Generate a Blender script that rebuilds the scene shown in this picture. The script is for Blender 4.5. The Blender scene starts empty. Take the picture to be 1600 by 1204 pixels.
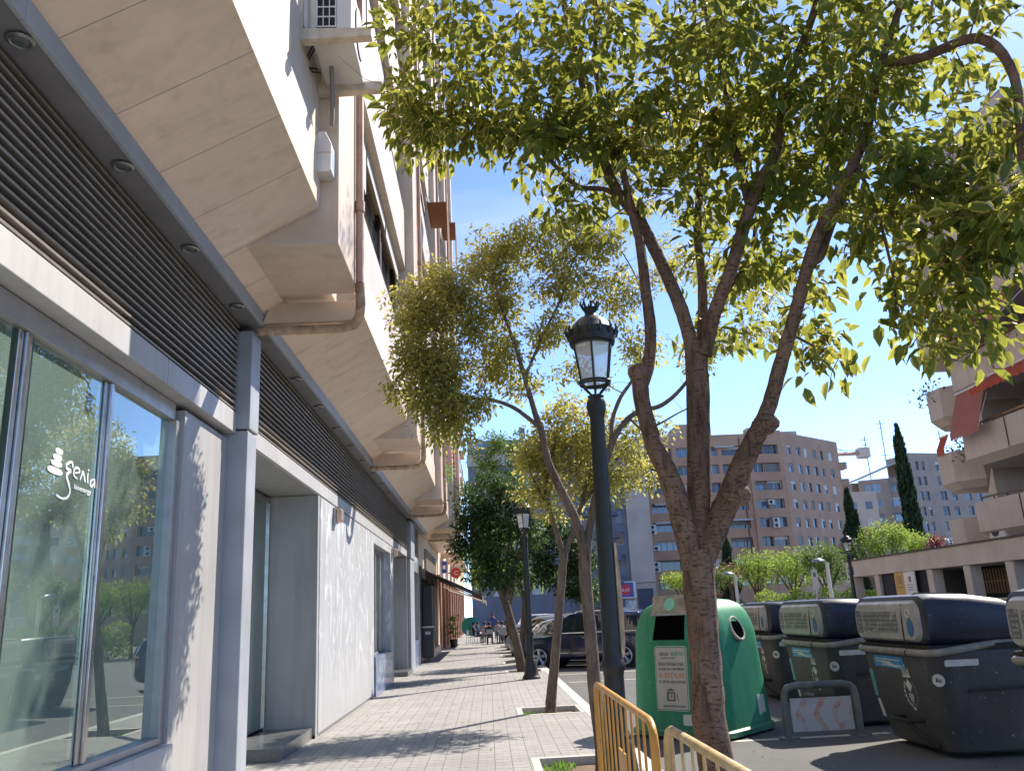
import bpy, bmesh, math, random
import numpy as np
from mathutils import Vector, Matrix

# ---------------------------------------------------------------- camera
scene = bpy.context.scene
COL = scene.collection
F_PX, CX, CY, EYE = 1318.0, 800.0, 602.0, 1.65
_y = np.array([-36.0, 359.0, F_PX]); _y /= np.linalg.norm(_y)
_u = np.array([-237.0, -4865.0, F_PX]); _u -= _u.dot(_y) * _y; _u /= np.linalg.norm(_u)
_x = np.cross(_y, _u)
ROT = np.array([_x, _y, _u])
cam_d = bpy.data.cameras.new("camera"); cam = bpy.data.objects.new("camera", cam_d); COL.objects.link(cam)
_r = ROT @ np.array([1.0, 0, 0]); _up = ROT @ np.array([0, -1.0, 0]); _b = ROT @ np.array([0, 0, -1.0])
cam.matrix_world = Matrix(((_r[0], _up[0], _b[0], 0), (_r[1], _up[1], _b[1], 0), (_r[2], _up[2], _b[2], EYE), (0, 0, 0, 1)))
cam_d.sensor_fit = 'HORIZONTAL'; cam_d.sensor_width = 36.0; cam_d.lens = 36.0 * F_PX / 1600.0
cam_d.clip_start = 0.05; cam_d.clip_end = 4000
scene.camera = cam

# ---------------------------------------------------------------- world and sun
SUN = Vector((1.0, 0.95, 1.26)).normalized()
world = bpy.data.worlds.new("World"); scene.world = world; world.use_nodes = True
_nt = world.node_tree; _nt.nodes.clear()
_o = _nt.nodes.new('ShaderNodeOutputWorld'); _bg = _nt.nodes.new('ShaderNodeBackground'); _sky = _nt.nodes.new('ShaderNodeTexSky')
_sky.sky_type = 'NISHITA'; _sky.sun_disc = False
_sky.sun_elevation = math.asin(SUN.z); _sky.sun_rotation = math.atan2(SUN.x, SUN.y)
_sky.altitude = 0; _sky.air_density = 0.40; _sky.dust_density = 0.06; _sky.ozone_density = 3.0
_bg.inputs['Strength'].default_value = 0.13
# a few thin wisps of cirrus in the sky
_tc = _nt.nodes.new('ShaderNodeTexCoord'); _mp = _nt.nodes.new('ShaderNodeMapping'); _mp.inputs['Scale'].default_value = (1.2, 3.0, 7.0); _mp.inputs['Rotation'].default_value = (0.3, 0.2, 0.5)
_cn = _nt.nodes.new('ShaderNodeTexNoise'); _cn.inputs['Scale'].default_value = 1.6; _cn.inputs['Detail'].default_value = 7.0; _cn.inputs['Distortion'].default_value = 0.8
_cr = _nt.nodes.new('ShaderNodeValToRGB'); _cr.color_ramp.elements[0].position = 0.52; _cr.color_ramp.elements[0].color = (0, 0, 0, 1); _cr.color_ramp.elements[1].position = 0.85; _cr.color_ramp.elements[1].color = (0.34, 0.34, 0.34, 1)
_cm = _nt.nodes.new('ShaderNodeMix'); _cm.data_type = 'RGBA'; _cm.inputs[7].default_value = (2.6, 2.7, 2.9, 1)
_nt.links.new(_tc.outputs['Generated'], _mp.inputs['Vector']); _nt.links.new(_mp.outputs[0], _cn.inputs['Vector']); _nt.links.new(_cn.outputs['Fac'], _cr.inputs[0])
_nt.links.new(_cr.outputs[0], _cm.inputs[0]); _nt.links.new(_sky.outputs[0], _cm.inputs[6]); _nt.links.new(_cm.outputs[2], _bg.inputs['Color'])
_nt.links.new(_bg.outputs[0], _o.inputs['Surface'])
sun_d = bpy.data.lights.new("sun", 'SUN'); sun_d.energy = 2.6; sun_d.angle = math.radians(0.53); sun_d.color = (1.0, 0.93, 0.82)
sun = bpy.data.objects.new("sun", sun_d); COL.objects.link(sun)
sun.rotation_euler = SUN.to_track_quat('Z', 'Y').to_euler(); sun.location = (30, 30, 60)

scene.render.engine = 'CYCLES'
scene.cycles.max_bounces = 8; scene.cycles.diffuse_bounces = 4; scene.cycles.transparent_max_bounces = 24
scene.view_settings.view_transform = 'Standard'; scene.view_settings.look = 'None'
scene.view_settings.exposure = 1.82; scene.view_settings.gamma = 1.0
# ---------------------------------------------------------------- helpers
R = math.radians
rng = np.random.default_rng(7); random.seed(7)
def at(u, v, Y):
    d = ROT @ np.array([u - CX, v - CY, F_PX]); t = Y / d[1]
    return Vector((d[0] * t, d[1] * t, EYE + d[2] * t))

def tag(o, label=None, cat=None, group=None, kind=None):
    if label: o['label'] = label
    if cat: o['category'] = cat
    if group: o['group'] = group
    if kind: o['kind'] = kind
    return o
def thing(name, label, cat, loc=(0, 0, 0), rz=0.0, group=None):
    o = bpy.data.objects.new(name, None); COL.objects.link(o); o.empty_display_size = 0.2
    o.location = loc; o.rotation_euler = (0, 0, rz)
    return tag(o, label, cat, group)
def copy_tree(o, parent=None):
    c = o.copy(); COL.objects.link(c)
    if parent: c.parent = parent
    for ch in list(o.children): copy_tree(ch, c)
    return c

class MB:
    """collects shapes; build() links them as one mesh object"""
    def __init__(s): s.v = []; s.f = []; s.mi = []; s.cur = 0; s.M = None
    def add(s, verts, faces):
        b = len(s.v)
        if s.M is not None: verts = [s.M @ Vector(p) for p in verts]
        s.v += [tuple(p) for p in verts]
        s.f += [tuple(b + i for i in f) for f in faces]; s.mi += [s.cur] * len(faces)
        return s
    def box(s, x0, x1, y0, y1, z0, z1):
        x0, x1 = min(x0, x1), max(x0, x1); y0, y1 = min(y0, y1), max(y0, y1); z0, z1 = min(z0, z1), max(z0, z1)
        return s.add([(x0,y0,z0),(x1,y0,z0),(x1,y1,z0),(x0,y1,z0),(x0,y0,z1),(x1,y0,z1),(x1,y1,z1),(x0,y1,z1)],
                     [(0,3,2,1),(4,5,6,7),(0,1,5,4),(1,2,6,5),(2,3,7,6),(3,0,4,7)])
    def prism(s, poly, axis, a0, a1):
        """polygon in the two other axes (in xyz order) extruded along axis"""
        def p(q, a):
            return (a, q[0], q[1]) if axis == 'x' else (q[0], a, q[1]) if axis == 'y' else (q[0], q[1], a)
        n = len(poly); vs = [p(q, a0) for q in poly] + [p(q, a1) for q in poly]
        fs = [tuple(range(n)), tuple(range(2*n-1, n-1, -1))] + [(i, n+i, n+(i+1) % n, (i+1) % n) for i in range(n)]
        return s.add(vs, fs)
    def quad(s, a, b, c, d): return s.add([a, b, c, d], [(0, 1, 2, 3)])
    def tube(s, pts, rad, n=8, cap=True, wob=0.0):
        pts = [Vector(p) for p in pts]; m = len(pts)
        rad = list(rad) if hasattr(rad, '__len__') else [rad] * m
        t0 = (pts[1] - pts[0]).normalized()
        a = t0.orthogonal().normalized(); vs = []; fs = []
        for i in range(m):
            t = (pts[min(i+1, m-1)] - pts[max(i-1, 0)])
            if t.length < 1e-9: t = t0
            t.normalize(); a = a - t * a.dot(t)
            if a.length < 1e-6: a = t.orthogonal()
            a.normalize(); b = t.cross(a)
            for k in range(n):
                w = 2 * math.pi * k / n; r = rad[i] * (1 + (random.uniform(-wob, wob) if wob else 0))
                vs.append(pts[i] + (a * math.cos(w) + b * math.sin(w)) * r)
        for i in range(m - 1):
            for k in range(n):
                fs.append((i*n+k, i*n+(k+1) % n, (i+1)*n+(k+1) % n, (i+1)*n+k))
        if cap: fs += [tuple(range(n-1, -1, -1)), tuple(range((m-1)*n, m*n))]
        return s.add(vs, fs)
    def loft(s, rings, cap=True, closed=True):
        n = len(rings[0]); vs = [p for r in rings for p in r]; fs = []
        for i in range(len(rings) - 1):
            for k in range(n if closed else n - 1):
                fs.append((i*n+k, i*n+(k+1) % n, (i+1)*n+(k+1) % n, (i+1)*n+k))
        if cap: fs += [tuple(range(n-1, -1, -1)), tuple(range((len(rings)-1)*n, len(rings)*n))]
        return s.add(vs, fs)
    def lathe(s, prof, n=16, c=(0, 0)):
        rings = [[(c[0] + r*math.cos(2*math.pi*k/n), c[1] + r*math.sin(2*math.pi*k/n), z) for k in range(n)] for r, z in prof]
        return s.loft(rings)
    def disc(s, c, nrm, r, n=20, th=0.004, sx=1.0):
        nrm = Vector(nrm).normalized(); q = nrm.to_track_quat('Z', 'Y'); c = Vector(c)
        ring = lambda h: [c + q @ Vector((r*sx*math.cos(2*math.pi*k/n), r*math.sin(2*math.pi*k/n), h)) for k in range(n)]
        return s.loft([ring(0), ring(th)])
    def build(s, name, mat, parent=None, world=False, smooth=None, bevel=0.0, bseg=2):
        me = bpy.data.meshes.new(name); vs = s.v
        if world and parent is not None:
            ox, oy, oz = parent['_base'] if '_base' in parent else parent.location
            vs = [(a - ox, b - oy, c - oz) for a, b, c in vs]
        me.from_pydata(vs, [], s.f); me.validate()
        mats = mat if isinstance(mat, (list, tuple)) else [mat]
        for m in mats: me.materials.append(m)
        if len(mats) > 1 and len(me.polygons) == len(s.mi): me.polygons.foreach_set('material_index', s.mi)
        bm = bmesh.new(); bm.from_mesh(me); bmesh.ops.recalc_face_normals(bm, faces=bm.faces[:]); bm.to_mesh(me); bm.free()
        if smooth is not None:
            me.polygons.foreach_set('use_smooth', [True] * len(me.polygons)); me.set_sharp_from_angle(angle=R(smooth))
        me.update()
        o = bpy.data.objects.new(name, me); COL.objects.link(o)
        if parent is not None: o.parent = parent
        if bevel:
            b = o.modifiers.new('bevel', 'BEVEL'); b.width = bevel; b.segments = bseg; b.limit_method = 'ANGLE'; b.angle_limit = R(40)
        return o
def subbase(child, parent):
    """remember the world base for sub-parts built in world coordinates"""
    child['_base'] = tuple(parent['_base'] if '_base' in parent else parent.location); return child

def rrect(w0, w1, h0, h1, r, n=5):
    out = []
    for cx, cy, a in ((w1-r, h0+r, -90), (w1-r, h1-r, 0), (w0+r, h1-r, 90), (w0+r, h0+r, 180)):
        for k in range(n + 1):
            w = R(a + 90.0*k/n); out.append((cx + r*math.cos(w), cy + r*math.sin(w)))
    return out

# ---------------------------------------------------------------- materials
MATS = {}
class NT:
    def __init__(s, name):
        s.m = bpy.data.materials.new(name); s.m.use_nodes = True; s.t = s.m.node_tree; s.t.nodes.clear()
        s.out = s.n('ShaderNodeOutputMaterial'); s.tc = None
    def n(s, typ, **kw):
        nd = s.t.nodes.new(typ)
        for k, v in kw.items():
            if k.startswith('_'): setattr(nd, k[1:], v)
            else: s.set(nd.inputs[k.replace('__', ' ')], v)
        return nd
    def set(s, inp, v):
        if isinstance(v, bpy.types.NodeSocket): s.t.links.new(v, inp)
        elif isinstance(v, tuple) and len(v) == 3 and inp.type == 'RGBA': inp.default_value = (*v, 1)
        else: inp.default_value = v
    def obj(s):
        if s.tc is None: s.tc = s.n('ShaderNodeTexCoord')
        return s.tc.outputs['Object']
    def map(s, scale=(1, 1, 1), loc=(0, 0, 0), rot=(0, 0, 0)):
        return s.n('ShaderNodeMapping', Vector=s.obj(), Scale=scale, Location=loc, Rotation=rot).outputs[0]
    def noise(s, scale=5.0, detail=4.0, vec=None, rough=0.55, dist=0.0):
        return s.n('ShaderNodeTexNoise', Vector=vec if vec is not None else s.obj(), Scale=scale, Detail=detail, Roughness=rough, Distortion=dist).outputs['Fac']
    def math(s, op, a, b=0.0, c=0.0, clamp=False):
        nd = s.t.nodes.new('ShaderNodeMath'); nd.operation = op; nd.use_clamp = clamp
        for i, v in enumerate((a, b, c)): s.set(nd.inputs[i], v)
        return nd.outputs[0]
    def ramp(s, fac, stops):
        nd = s.t.nodes.new('ShaderNodeValToRGB'); s.set(nd.inputs[0], fac); e = nd.color_ramp.elements
        while len(e) < len(stops): e.new(0.5)
        for i, (p, c) in enumerate(stops):
            e[i].position = p; e[i].color = (*c, 1) if isinstance(c, tuple) else (c, c, c, 1)
        return nd.outputs[0]
    def mix(s, fac, a, b, mode='MIX'):
        nd = s.t.nodes.new('ShaderNodeMix'); nd.data_type = 'RGBA'; nd.blend_type = mode
        s.set(nd.inputs[0], fac); s.set(nd.inputs[6], a); s.set(nd.inputs[7], b); return nd.outputs[2]
    def sep(s, vec): 
        nd = s.n('ShaderNodeSeparateXYZ', Vector=vec); return nd.outputs
    def bump(s, h, strength=0.3, dist=0.02):
        return s.n('ShaderNodeBump', Height=h, Strength=strength, Distance=dist).outputs[0]
    def bsdf(s, **kw):
        nd = s.n('ShaderNodeBsdfPrincipled')
        for k, v in kw.items(): s.set(nd.inputs[k.replace('__', ' ')], v)
        return nd
    def finish(s, sh): s.t.links.new(sh if isinstance(sh, bpy.types.NodeSocket) else sh.outputs[0], s.out.inputs['Surface']); return s.m
def sc(c, k): return tuple(min(1.0, x * k) for x in c)

def mat(name, col, rough=0.6, var=0.18, scale=6.0, bump=0.0, bscale=60.0, metal=0.0, spec=0.5, coat=0.0, streak=0.0, streakcol=None, emit=None):
    if name in MATS: return MATS[name]
    t = NT(name)
    n1 = t.noise(scale, 5.0)
    base = t.mix(t.ramp(n1, [(0.3, 0.0), (0.7, 1.0)]), sc(col, 1 - var), sc(col, 1 + var))
    if streak:
        s1 = t.noise(1.0, 5.0, vec=t.map((9, 9, 0.7)))
        base = t.mix(t.math('MULTIPLY', t.ramp(s1, [(0.5, 0.0), (0.75, 1.0)]), streak), base, streakcol or sc(col, 0.4))
    rg = t.math('ADD', t.math('MULTIPLY', t.math('SUBTRACT', t.noise(scale*2.3), 0.5), 0.25), rough, clamp=True)
    b = t.bsdf(Base__Color=base, Roughness=rg, Metallic=metal)
    b.inputs['Specular IOR Level'].default_value = spec
    if coat: b.inputs['Coat Weight'].default_value = coat; b.inputs['Coat Roughness'].default_value = 0.06
    if bump: t.set(b.inputs['Normal'], t.bump(t.noise(bscale, 4.0), bump, 0.01))
    if emit: t.set(b.inputs['Emission Color'], emit[0]); b.inputs['Emission Strength'].default_value = emit[1]
    MATS[name] = t.finish(b); return MATS[name]

def lineat(t, coord, period, width, offset=0.0):
    """1 on thin joints every period metres along a coordinate"""
    f = t.math('FRACT', t.math('DIVIDE', t.math('ADD', coord, offset), period))
    return t.math('LESS_THAN', f, width / period)

def marble(name, period_y=0.78, off=0.0, zper=0.0, col=(0.78, 0.61, 0.465)):
    if name in MATS: return MATS[name]
    t = NT(name); x, y, z = t.sep(t.obj())
    vec = t.map((0.5, 1.1, 0.8), rot=(0.3, 0.2, 0.5))
    n = t.noise(2.2, 7.0, vec=vec, rough=0.6, dist=1.4)
    v = t.noise(1.3, 6.0, vec=t.map((0.35, 1.5, 0.6), rot=(0, 0.4, 0.35)), dist=2.5)
    vein = t.ramp(t.math('ABSOLUTE', t.math('SUBTRACT', v, 0.5)), [(0.0, 1.0), (0.05, 0.0)])
    c = t.mix(t.ramp(n, [(0.3, 0.0), (0.7, 1.0)]), sc(col, 0.93), sc(col, 1.05))
    c = t.mix(t.math('MULTIPLY', vein, 0.16), c, sc(col, 0.62))
    st = t.noise(1.0, 6.0, vec=t.map((5, 5, 0.5)))
    c = t.mix(t.math('MULTIPLY', t.ramp(st, [(0.53, 0.0), (0.78, 1.0)]), 0.42), c, (0.38, 0.27, 0.18))
    pn = t.n('ShaderNodeTexWhiteNoise', _noise_dimensions='1D', W=t.math('FLOOR', t.math('DIVIDE', t.math('ADD', y, off), period_y))).outputs[0]
    c = t.mix(t.math('MULTIPLY', pn, 0.13), c, sc(col, 0.72))
    j = lineat(t, y, period_y, 0.009, off)
    if zper: j = t.math('MAXIMUM', j, lineat(t, z, zper, 0.009, 0.2))
    c = t.mix(t.math('MULTIPLY', j, 0.65), c, (0.14, 0.11, 0.09))
    b = t.bsdf(Base__Color=c, Roughness=0.42); b.inputs['Specular IOR Level'].default_value = 0.35
    t.set(b.inputs['Normal'], t.bump(t.math('ADD', t.math('MULTIPLY', n, 0.15), t.math('MULTIPLY', j, -1.0)), 0.4, 0.006))
    MATS[name] = t.finish(b); return MATS[name]

def panelgrey(name, col=(0.43, 0.42, 0.415), smear=0.0, per=0.0, off=0.0):
    """painted metal / fibre-cement cladding with vertical joints, rain streaks and rubbed graffiti"""
    if name in MATS: return MATS[name]
    t = NT(name); x, y, z = t.sep(t.obj())
    n = t.noise(1.1, 5.0); st = t.noise(1.0, 6.0, vec=t.map((6, 6, 0.5)))
    c = t.mix(t.ramp(n, [(0.3, 0.0), (0.7, 1.0)]), sc(col, 0.9), sc(col, 1.08))
    c = t.mix(t.math('MULTIPLY', t.ramp(st, [(0.48, 0.0), (0.76, 1.0)]), 0.5), c, sc(col, 0.62))
    low = t.math('MULTIPLY', t.ramp(z, [(0.0, 1.0), (0.5, 0.0)]), t.noise(5.0, 5.0))
    c = t.mix(t.math('MULTIPLY', low, 0.5), c, (0.2, 0.19, 0.18))
    if smear:
        sm = t.noise(2.2, 6.0, vec=t.map((1, 1.0, 0.55)), dist=2.6)
        k = t.ramp(sm, [(0.55, 0.0), (0.63, 1.0)])
        k = t.math('MULTIPLY', k, t.ramp(z, [(0.6, 0.0), (1.2, 1.0)]))
        c = t.mix(t.math('MULTIPLY', k, smear), c, (0.74, 0.74, 0.75))
        sm2 = t.noise(7.0, 3.0, vec=t.map((1, 1.4, 0.4)), dist=1.5)
        k2 = t.math('MULTIPLY', t.ramp(sm2, [(0.66, 0.0), (0.70, 1.0)]), t.ramp(z, [(1.0, 0.0), (1.4, 1.0)]))
        c = t.mix(t.math('MULTIPLY', k2, smear), c, (0.8, 0.81, 0.84))
    if per:
        c = t.mix(t.math('MULTIPLY', lineat(t, y, per, 0.012, off), 0.8), c, (0.1, 0.1, 0.11))
    b = t.bsdf(Base__Color=c, Roughness=t.math('ADD', 0.36, t.math('MULTIPLY', st, 0.2)))
    t.set(b.inputs['Normal'], t.bump(t.noise(1.7, 3.0), 0.12, 0.05))
    MATS[name] = t.finish(b); return MATS[name]

def glassmat(name, tint=(0.78, 0.9, 0.86), refl=1.6, base=0.04, body=0.0, bodycol=(0.1, 0.16, 0.15)):
    if name in MATS: return MATS[name]
    t = NT(name)
    fr = t.n('ShaderNodeFresnel', IOR=1.5).outputs[0]
    fac = t.math('ADD', t.math('MULTIPLY', fr, refl), base, clamp=True)
    tr = t.n('ShaderNodeBsdfTransparent', Color=tint).outputs[0]
    if body:
        df = t.n('ShaderNodeBsdfDiffuse', Color=bodycol).outputs[0]
        m = t.n('ShaderNodeMixShader', Fac=body); t.t.links.new(tr, m.inputs[1]); t.t.links.new(df, m.inputs[2]); tr = m.outputs[0]
    gl = t.n('ShaderNodeBsdfGlossy', Color=(0.88, 0.97, 0.91), Roughness=0.0).outputs[0]
    m = t.n('ShaderNodeMixShader', Fac=fac); t.t.links.new(tr, m.inputs[1]); t.t.links.new(gl, m.inputs[2])
    MATS[name] = t.finish(m); return MATS[name]

def darkglass(name, col=(0.02, 0.025, 0.03), rough=0.04, spec=0.8):
    if name in MATS: return MATS[name]
    t = NT(name); b = t.bsdf(Base__Color=t.mix(t.noise(2.0), sc(col, .7), sc(col, 1.4)), Roughness=rough); b.inputs['Specular IOR Level'].default_value = spec
    t.set(b.inputs['Normal'], t.bump(t.noise(1.5, 2.0), 0.02, 0.05))
    MATS[name] = t.finish(b); return MATS[name]

def barkmat(name, a=(0.088, 0.052, 0.036), b_=(0.215, 0.138, 0.096)):
    if name in MATS: return MATS[name]
    t = NT(name)
    n = t.noise(7.0, 8.0, vec=t.map((1, 1, 0.4)), rough=0.7, dist=.4)
    lent = t.noise(1.0, 4.0, vec=t.map((30, 30, 95)))
    crack = t.noise(1.0, 5.0, vec=t.map((38, 38, 6)), dist=.6)
    patch = t.noise(2.6, 5.0); red = t.noise(4.5, 4.0, vec=t.map((1, 1, .5), (7, 3, 1)))
    c = t.mix(t.ramp(n, [(0.3, 0.0), (0.7, 1.0)]), a, b_)
    c = t.mix(t.math('MULTIPLY', t.ramp(patch, [(0.5, 0.0), (0.68, 1.0)]), 0.5), c, sc(b_, 1.45))
    c = t.mix(t.math('MULTIPLY', t.ramp(red, [(0.5, 0.0), (0.75, 1.0)]), 0.5), c, (b_[0]*.85, b_[1]*.6, b_[2]*.5))
    c = t.mix(t.math('MULTIPLY', t.ramp(lent, [(0.60, 0.0), (0.68, 1.0)]), 0.7), c, sc(a, 0.35))
    c = t.mix(t.math('MULTIPLY', t.ramp(crack, [(0.58, 0.0), (0.66, 1.0)]), 0.6), c, sc(a, 0.4))
    bs = t.bsdf(Base__Color=c, Roughness=0.85); bs.inputs['Specular IOR Level'].default_value = 0.2
    h = t.math('SUBTRACT', t.math('MULTIPLY', n, 0.9), t.math('MULTIPLY', t.math('MAXIMUM', t.ramp(lent, [(0.55, 0.0), (0.7, 1.0)]), t.ramp(crack, [(0.55, 0.0), (0.68, 1.0)])), 0.6))
    t.set(bs.inputs['Normal'], t.bump(h, 0.9, 0.014))
    MATS[name] = t.finish(bs); return MATS[name]

def leafmat(name, dark, mid, edge=None, edge_amt=0.0, trans=0.45, transcol=None, rough=0.38):
    if name in MATS: return MATS[name]
    t = NT(name)
    rnd = t.n('ShaderNodeAttribute', _attribute_name='rnd').outputs['Fac']
    uv = t.n('ShaderNodeUVMap'); u = t.sep(uv.outputs[0])
    c = t.mix(rnd, dark, mid)
    if edge:
        e = t.math('ADD', u[0], t.math('MULTIPLY', t.math('SUBTRACT', t.noise(70.0, 2.0), 0.5), 0.7))
        e = t.math('ADD', e, t.math('MULTIPLY', t.math('SUBTRACT', rnd, 0.5), 0.6))
        k = t.ramp(e, [(0.55, 0.0), (0.85, 1.0)])
        cl = t.ramp(t.noise(1.9, 3.0), [(0.42, 0.15), (0.58, 1.0)])
        c = t.mix(t.math('MULTIPLY', t.math('MULTIPLY', k, cl), edge_amt), c, edge)
    mid_rib = t.math('LESS_THAN', u[0], 0.08)
    c = t.mix(t.math('MULTIPLY', mid_rib, 0.35), c, sc(mid, 2.0))
    b = t.bsdf(Base__Color=c, Roughness=rough); b.inputs['Specular IOR Level'].default_value = 0.4
    tr = t.n('ShaderNodeBsdfTranslucent', Color=t.mix(0.5, c, transcol or sc(mid, 3.0), 'MIX') ).outputs[0]
    m = t.n('ShaderNodeMixShader', Fac=trans); t.t.links.new(b.outputs[0], m.inputs[1]); t.t.links.new(tr, m.inputs[2])
    MATS[name] = t.finish(m); return MATS[name]

def stripes(name, a, b, axis, period, duty=0.5, rough=0.8, trans=0.0):
    if name in MATS: return MATS[name]
    t = NT(name); cs = t.sep(t.obj()); k = lineat(t, cs[axis], period, period * duty)
    c = t.mix(k, a, b); c = t.mix(t.math('MULTIPLY', t.noise(3.0, 5.0), 0.3), c, sc(a, 0.6))
    bs = t.bsdf(Base__Color=c, Roughness=rough)
    if trans:
        tr = t.n('ShaderNodeBsdfTranslucent', Color=c).outputs[0]
        m = t.n('ShaderNodeMixShader', Fac=trans); t.t.links.new(bs.outputs[0], m.inputs[1]); t.t.links.new(tr, m.inputs[2]); bs = m
    MATS[name] = t.finish(bs); return MATS[name]

def cloth(name, col, trans=0.35):
    if name in MATS: return MATS[name]
    t = NT(name); c = t.mix(t.noise(3.0, 5.0), sc(col, 0.8), sc(col, 1.15))
    bs = t.bsdf(Base__Color=c, Roughness=0.85); tr = t.n('ShaderNodeBsdfTranslucent', Color=c).outputs[0]
    m = t.n('ShaderNodeMixShader', Fac=trans); t.t.links.new(bs.outputs[0], m.inputs[1]); t.t.links.new(tr, m.inputs[2])
    MATS[name] = t.finish(m); return MATS[name]

# writing: font curve -> mesh, placed by origin, text direction and up direction
def text(name, s, size, m, parent, org, right, up, ext=0.0015, align='LEFT', shear=0.0, sx=1.0):
    cu = bpy.data.curves.new(name, 'FONT'); cu.body = s; cu.size = size; cu.extrude = ext; cu.align_x = align; cu.shear = shear; cu.resolution_u = 3
    o = bpy.data.objects.new(name, cu); COL.objects.link(o)
    dg = bpy.context.evaluated_depsgraph_get(); me = bpy.data.meshes.new_from_object(o.evaluated_get(dg)); bpy.data.objects.remove(o)
    r = Vector(right).normalized(); u = Vector(up).normalized(); n = r.cross(u); u = n.cross(r).normalized()
    me.transform(Matrix(((r.x*sx, u.x, n.x, org[0]), (r.y*sx, u.y, n.y, org[1]), (r.z*sx, u.z, n.z, org[2]), (0, 0, 0, 1))))
    me.materials.clear(); me.materials.append(m); me.name = name
    q = bpy.data.objects.new(name, me); COL.objects.link(q); q.parent = parent
    return q

# leaves: every leaf a small folded blade
def leaf_mesh(name, P, D, U, L, ratio, m, parent, base, detail=2):
    N = len(P); D = D / np.linalg.norm(D, axis=1, keepdims=True)
    S = np.cross(D, U); S /= (np.linalg.norm(S, axis=1, keepdims=True) + 1e-9); T = np.cross(S, D)
    if detail == 2:
        tpl = [(0, 0, 0), (.28, -.42, .10), (.28, 0, 0), (.28, .42, .10), (.62, -.40, .06), (.62, 0, -.03), (.62, .40, .06), (1, 0, -.16)]
        fcs = [(0, 2, 1), (0, 3, 2), (1, 2, 5, 4), (2, 3, 6, 5), (4, 5, 7), (5, 6, 7)]
        ed = [0.3, 1, 0, 1, 1, 0, 1, 0.6]
    else:
        tpl = [(0, 0, 0), (.45, -.45, .08), (.45, .45, .08), (1, 0, -.12)]
        fcs = [(0, 2, 3, 1)]; ed = [0.4, 1, 1, 0.5]
    tp = np.array(tpl); k = len(tp)
    W = L * ratio
    V = (P[:, None, :] + D[:, None, :] * (tp[None, :, 0:1] * L[:, None, None]) + S[:, None, :] * (tp[None, :, 1:2] * W[:, None, None])
         + T[:, None, :] * (tp[None, :, 2:3] * L[:, None, None]))
    V = V.reshape(-1, 3) - np.array(base)
    loops = []; sizes = []
    for f in fcs: sizes.append(len(f)); loops += list(f)
    loops = np.array(loops); sizes = np.array(sizes)
    LI = (loops[None, :] + (np.arange(N) * k)[:, None]).ravel()
    SZ = np.tile(sizes, N); ST = np.concatenate([[0], np.cumsum(SZ)[:-1]])
    me = bpy.data.meshes.new(name); me.vertices.add(len(V)); me.vertices.foreach_set('co', V.astype(np.float32).ravel())
    me.loops.add(len(LI)); me.loops.foreach_set('vertex_index', LI.astype(np.int32))
    me.polygons.add(len(SZ)); me.polygons.foreach_set('loop_start', ST.astype(np.int32)); me.polygons.foreach_set('loop_total', SZ.astype(np.int32))
    me.update(calc_edges=True); me.validate()
    at_ = me.attributes.new('rnd', 'FLOAT', 'POINT'); at_.data.foreach_set('value', np.repeat(rng.random(N), k).astype(np.float32))
    uvl = me.uv_layers.new(name='UVMap'); e = np.array(ed); uv = np.zeros((len(LI), 2), np.float32); uv[:, 0] = np.tile(e[loops], N); uv[:, 1] = np.tile(tp[loops, 0], N)
    uvl.data.foreach_set('uv', uv.ravel())
    me.polygons.foreach_set('use_smooth', [True] * len(SZ)); me.materials.append(m)
    o = bpy.data.objects.new(name, me); COL.objects.link(o); o.parent = parent
    return o

def smooth_path(pts, rad, sub=4):
    pts = [Vector(p) for p in pts]; P = []; Q = []
    for i in range(len(pts) - 1):
        a = pts[max(i-1, 0)]; b = pts[i]; c = pts[i+1]; d = pts[min(i+2, len(pts)-1)]
        for k in range(sub):
            t = k / sub
            P.append(0.5*((2*b) + (c-a)*t + (2*a-5*b+4*c-d)*t*t + (3*b-a-3*c+d)*t**3)); Q.append(rad[i]*(1-t) + rad[i+1]*t)
    P.append(pts[-1]); Q.append(rad[-1]); return P, Q

def sample_blobs(blobs):
    out = []
    for c, r, n in blobs:
        q = rng.normal(size=(n, 3)); q /= np.linalg.norm(q, axis=1, keepdims=True); q *= rng.random((n, 1)) ** (1/2.4)
        out.append(np.array(c)[None, :] + q * np.array(r)[None, :])
    return np.concatenate(out)

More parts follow.
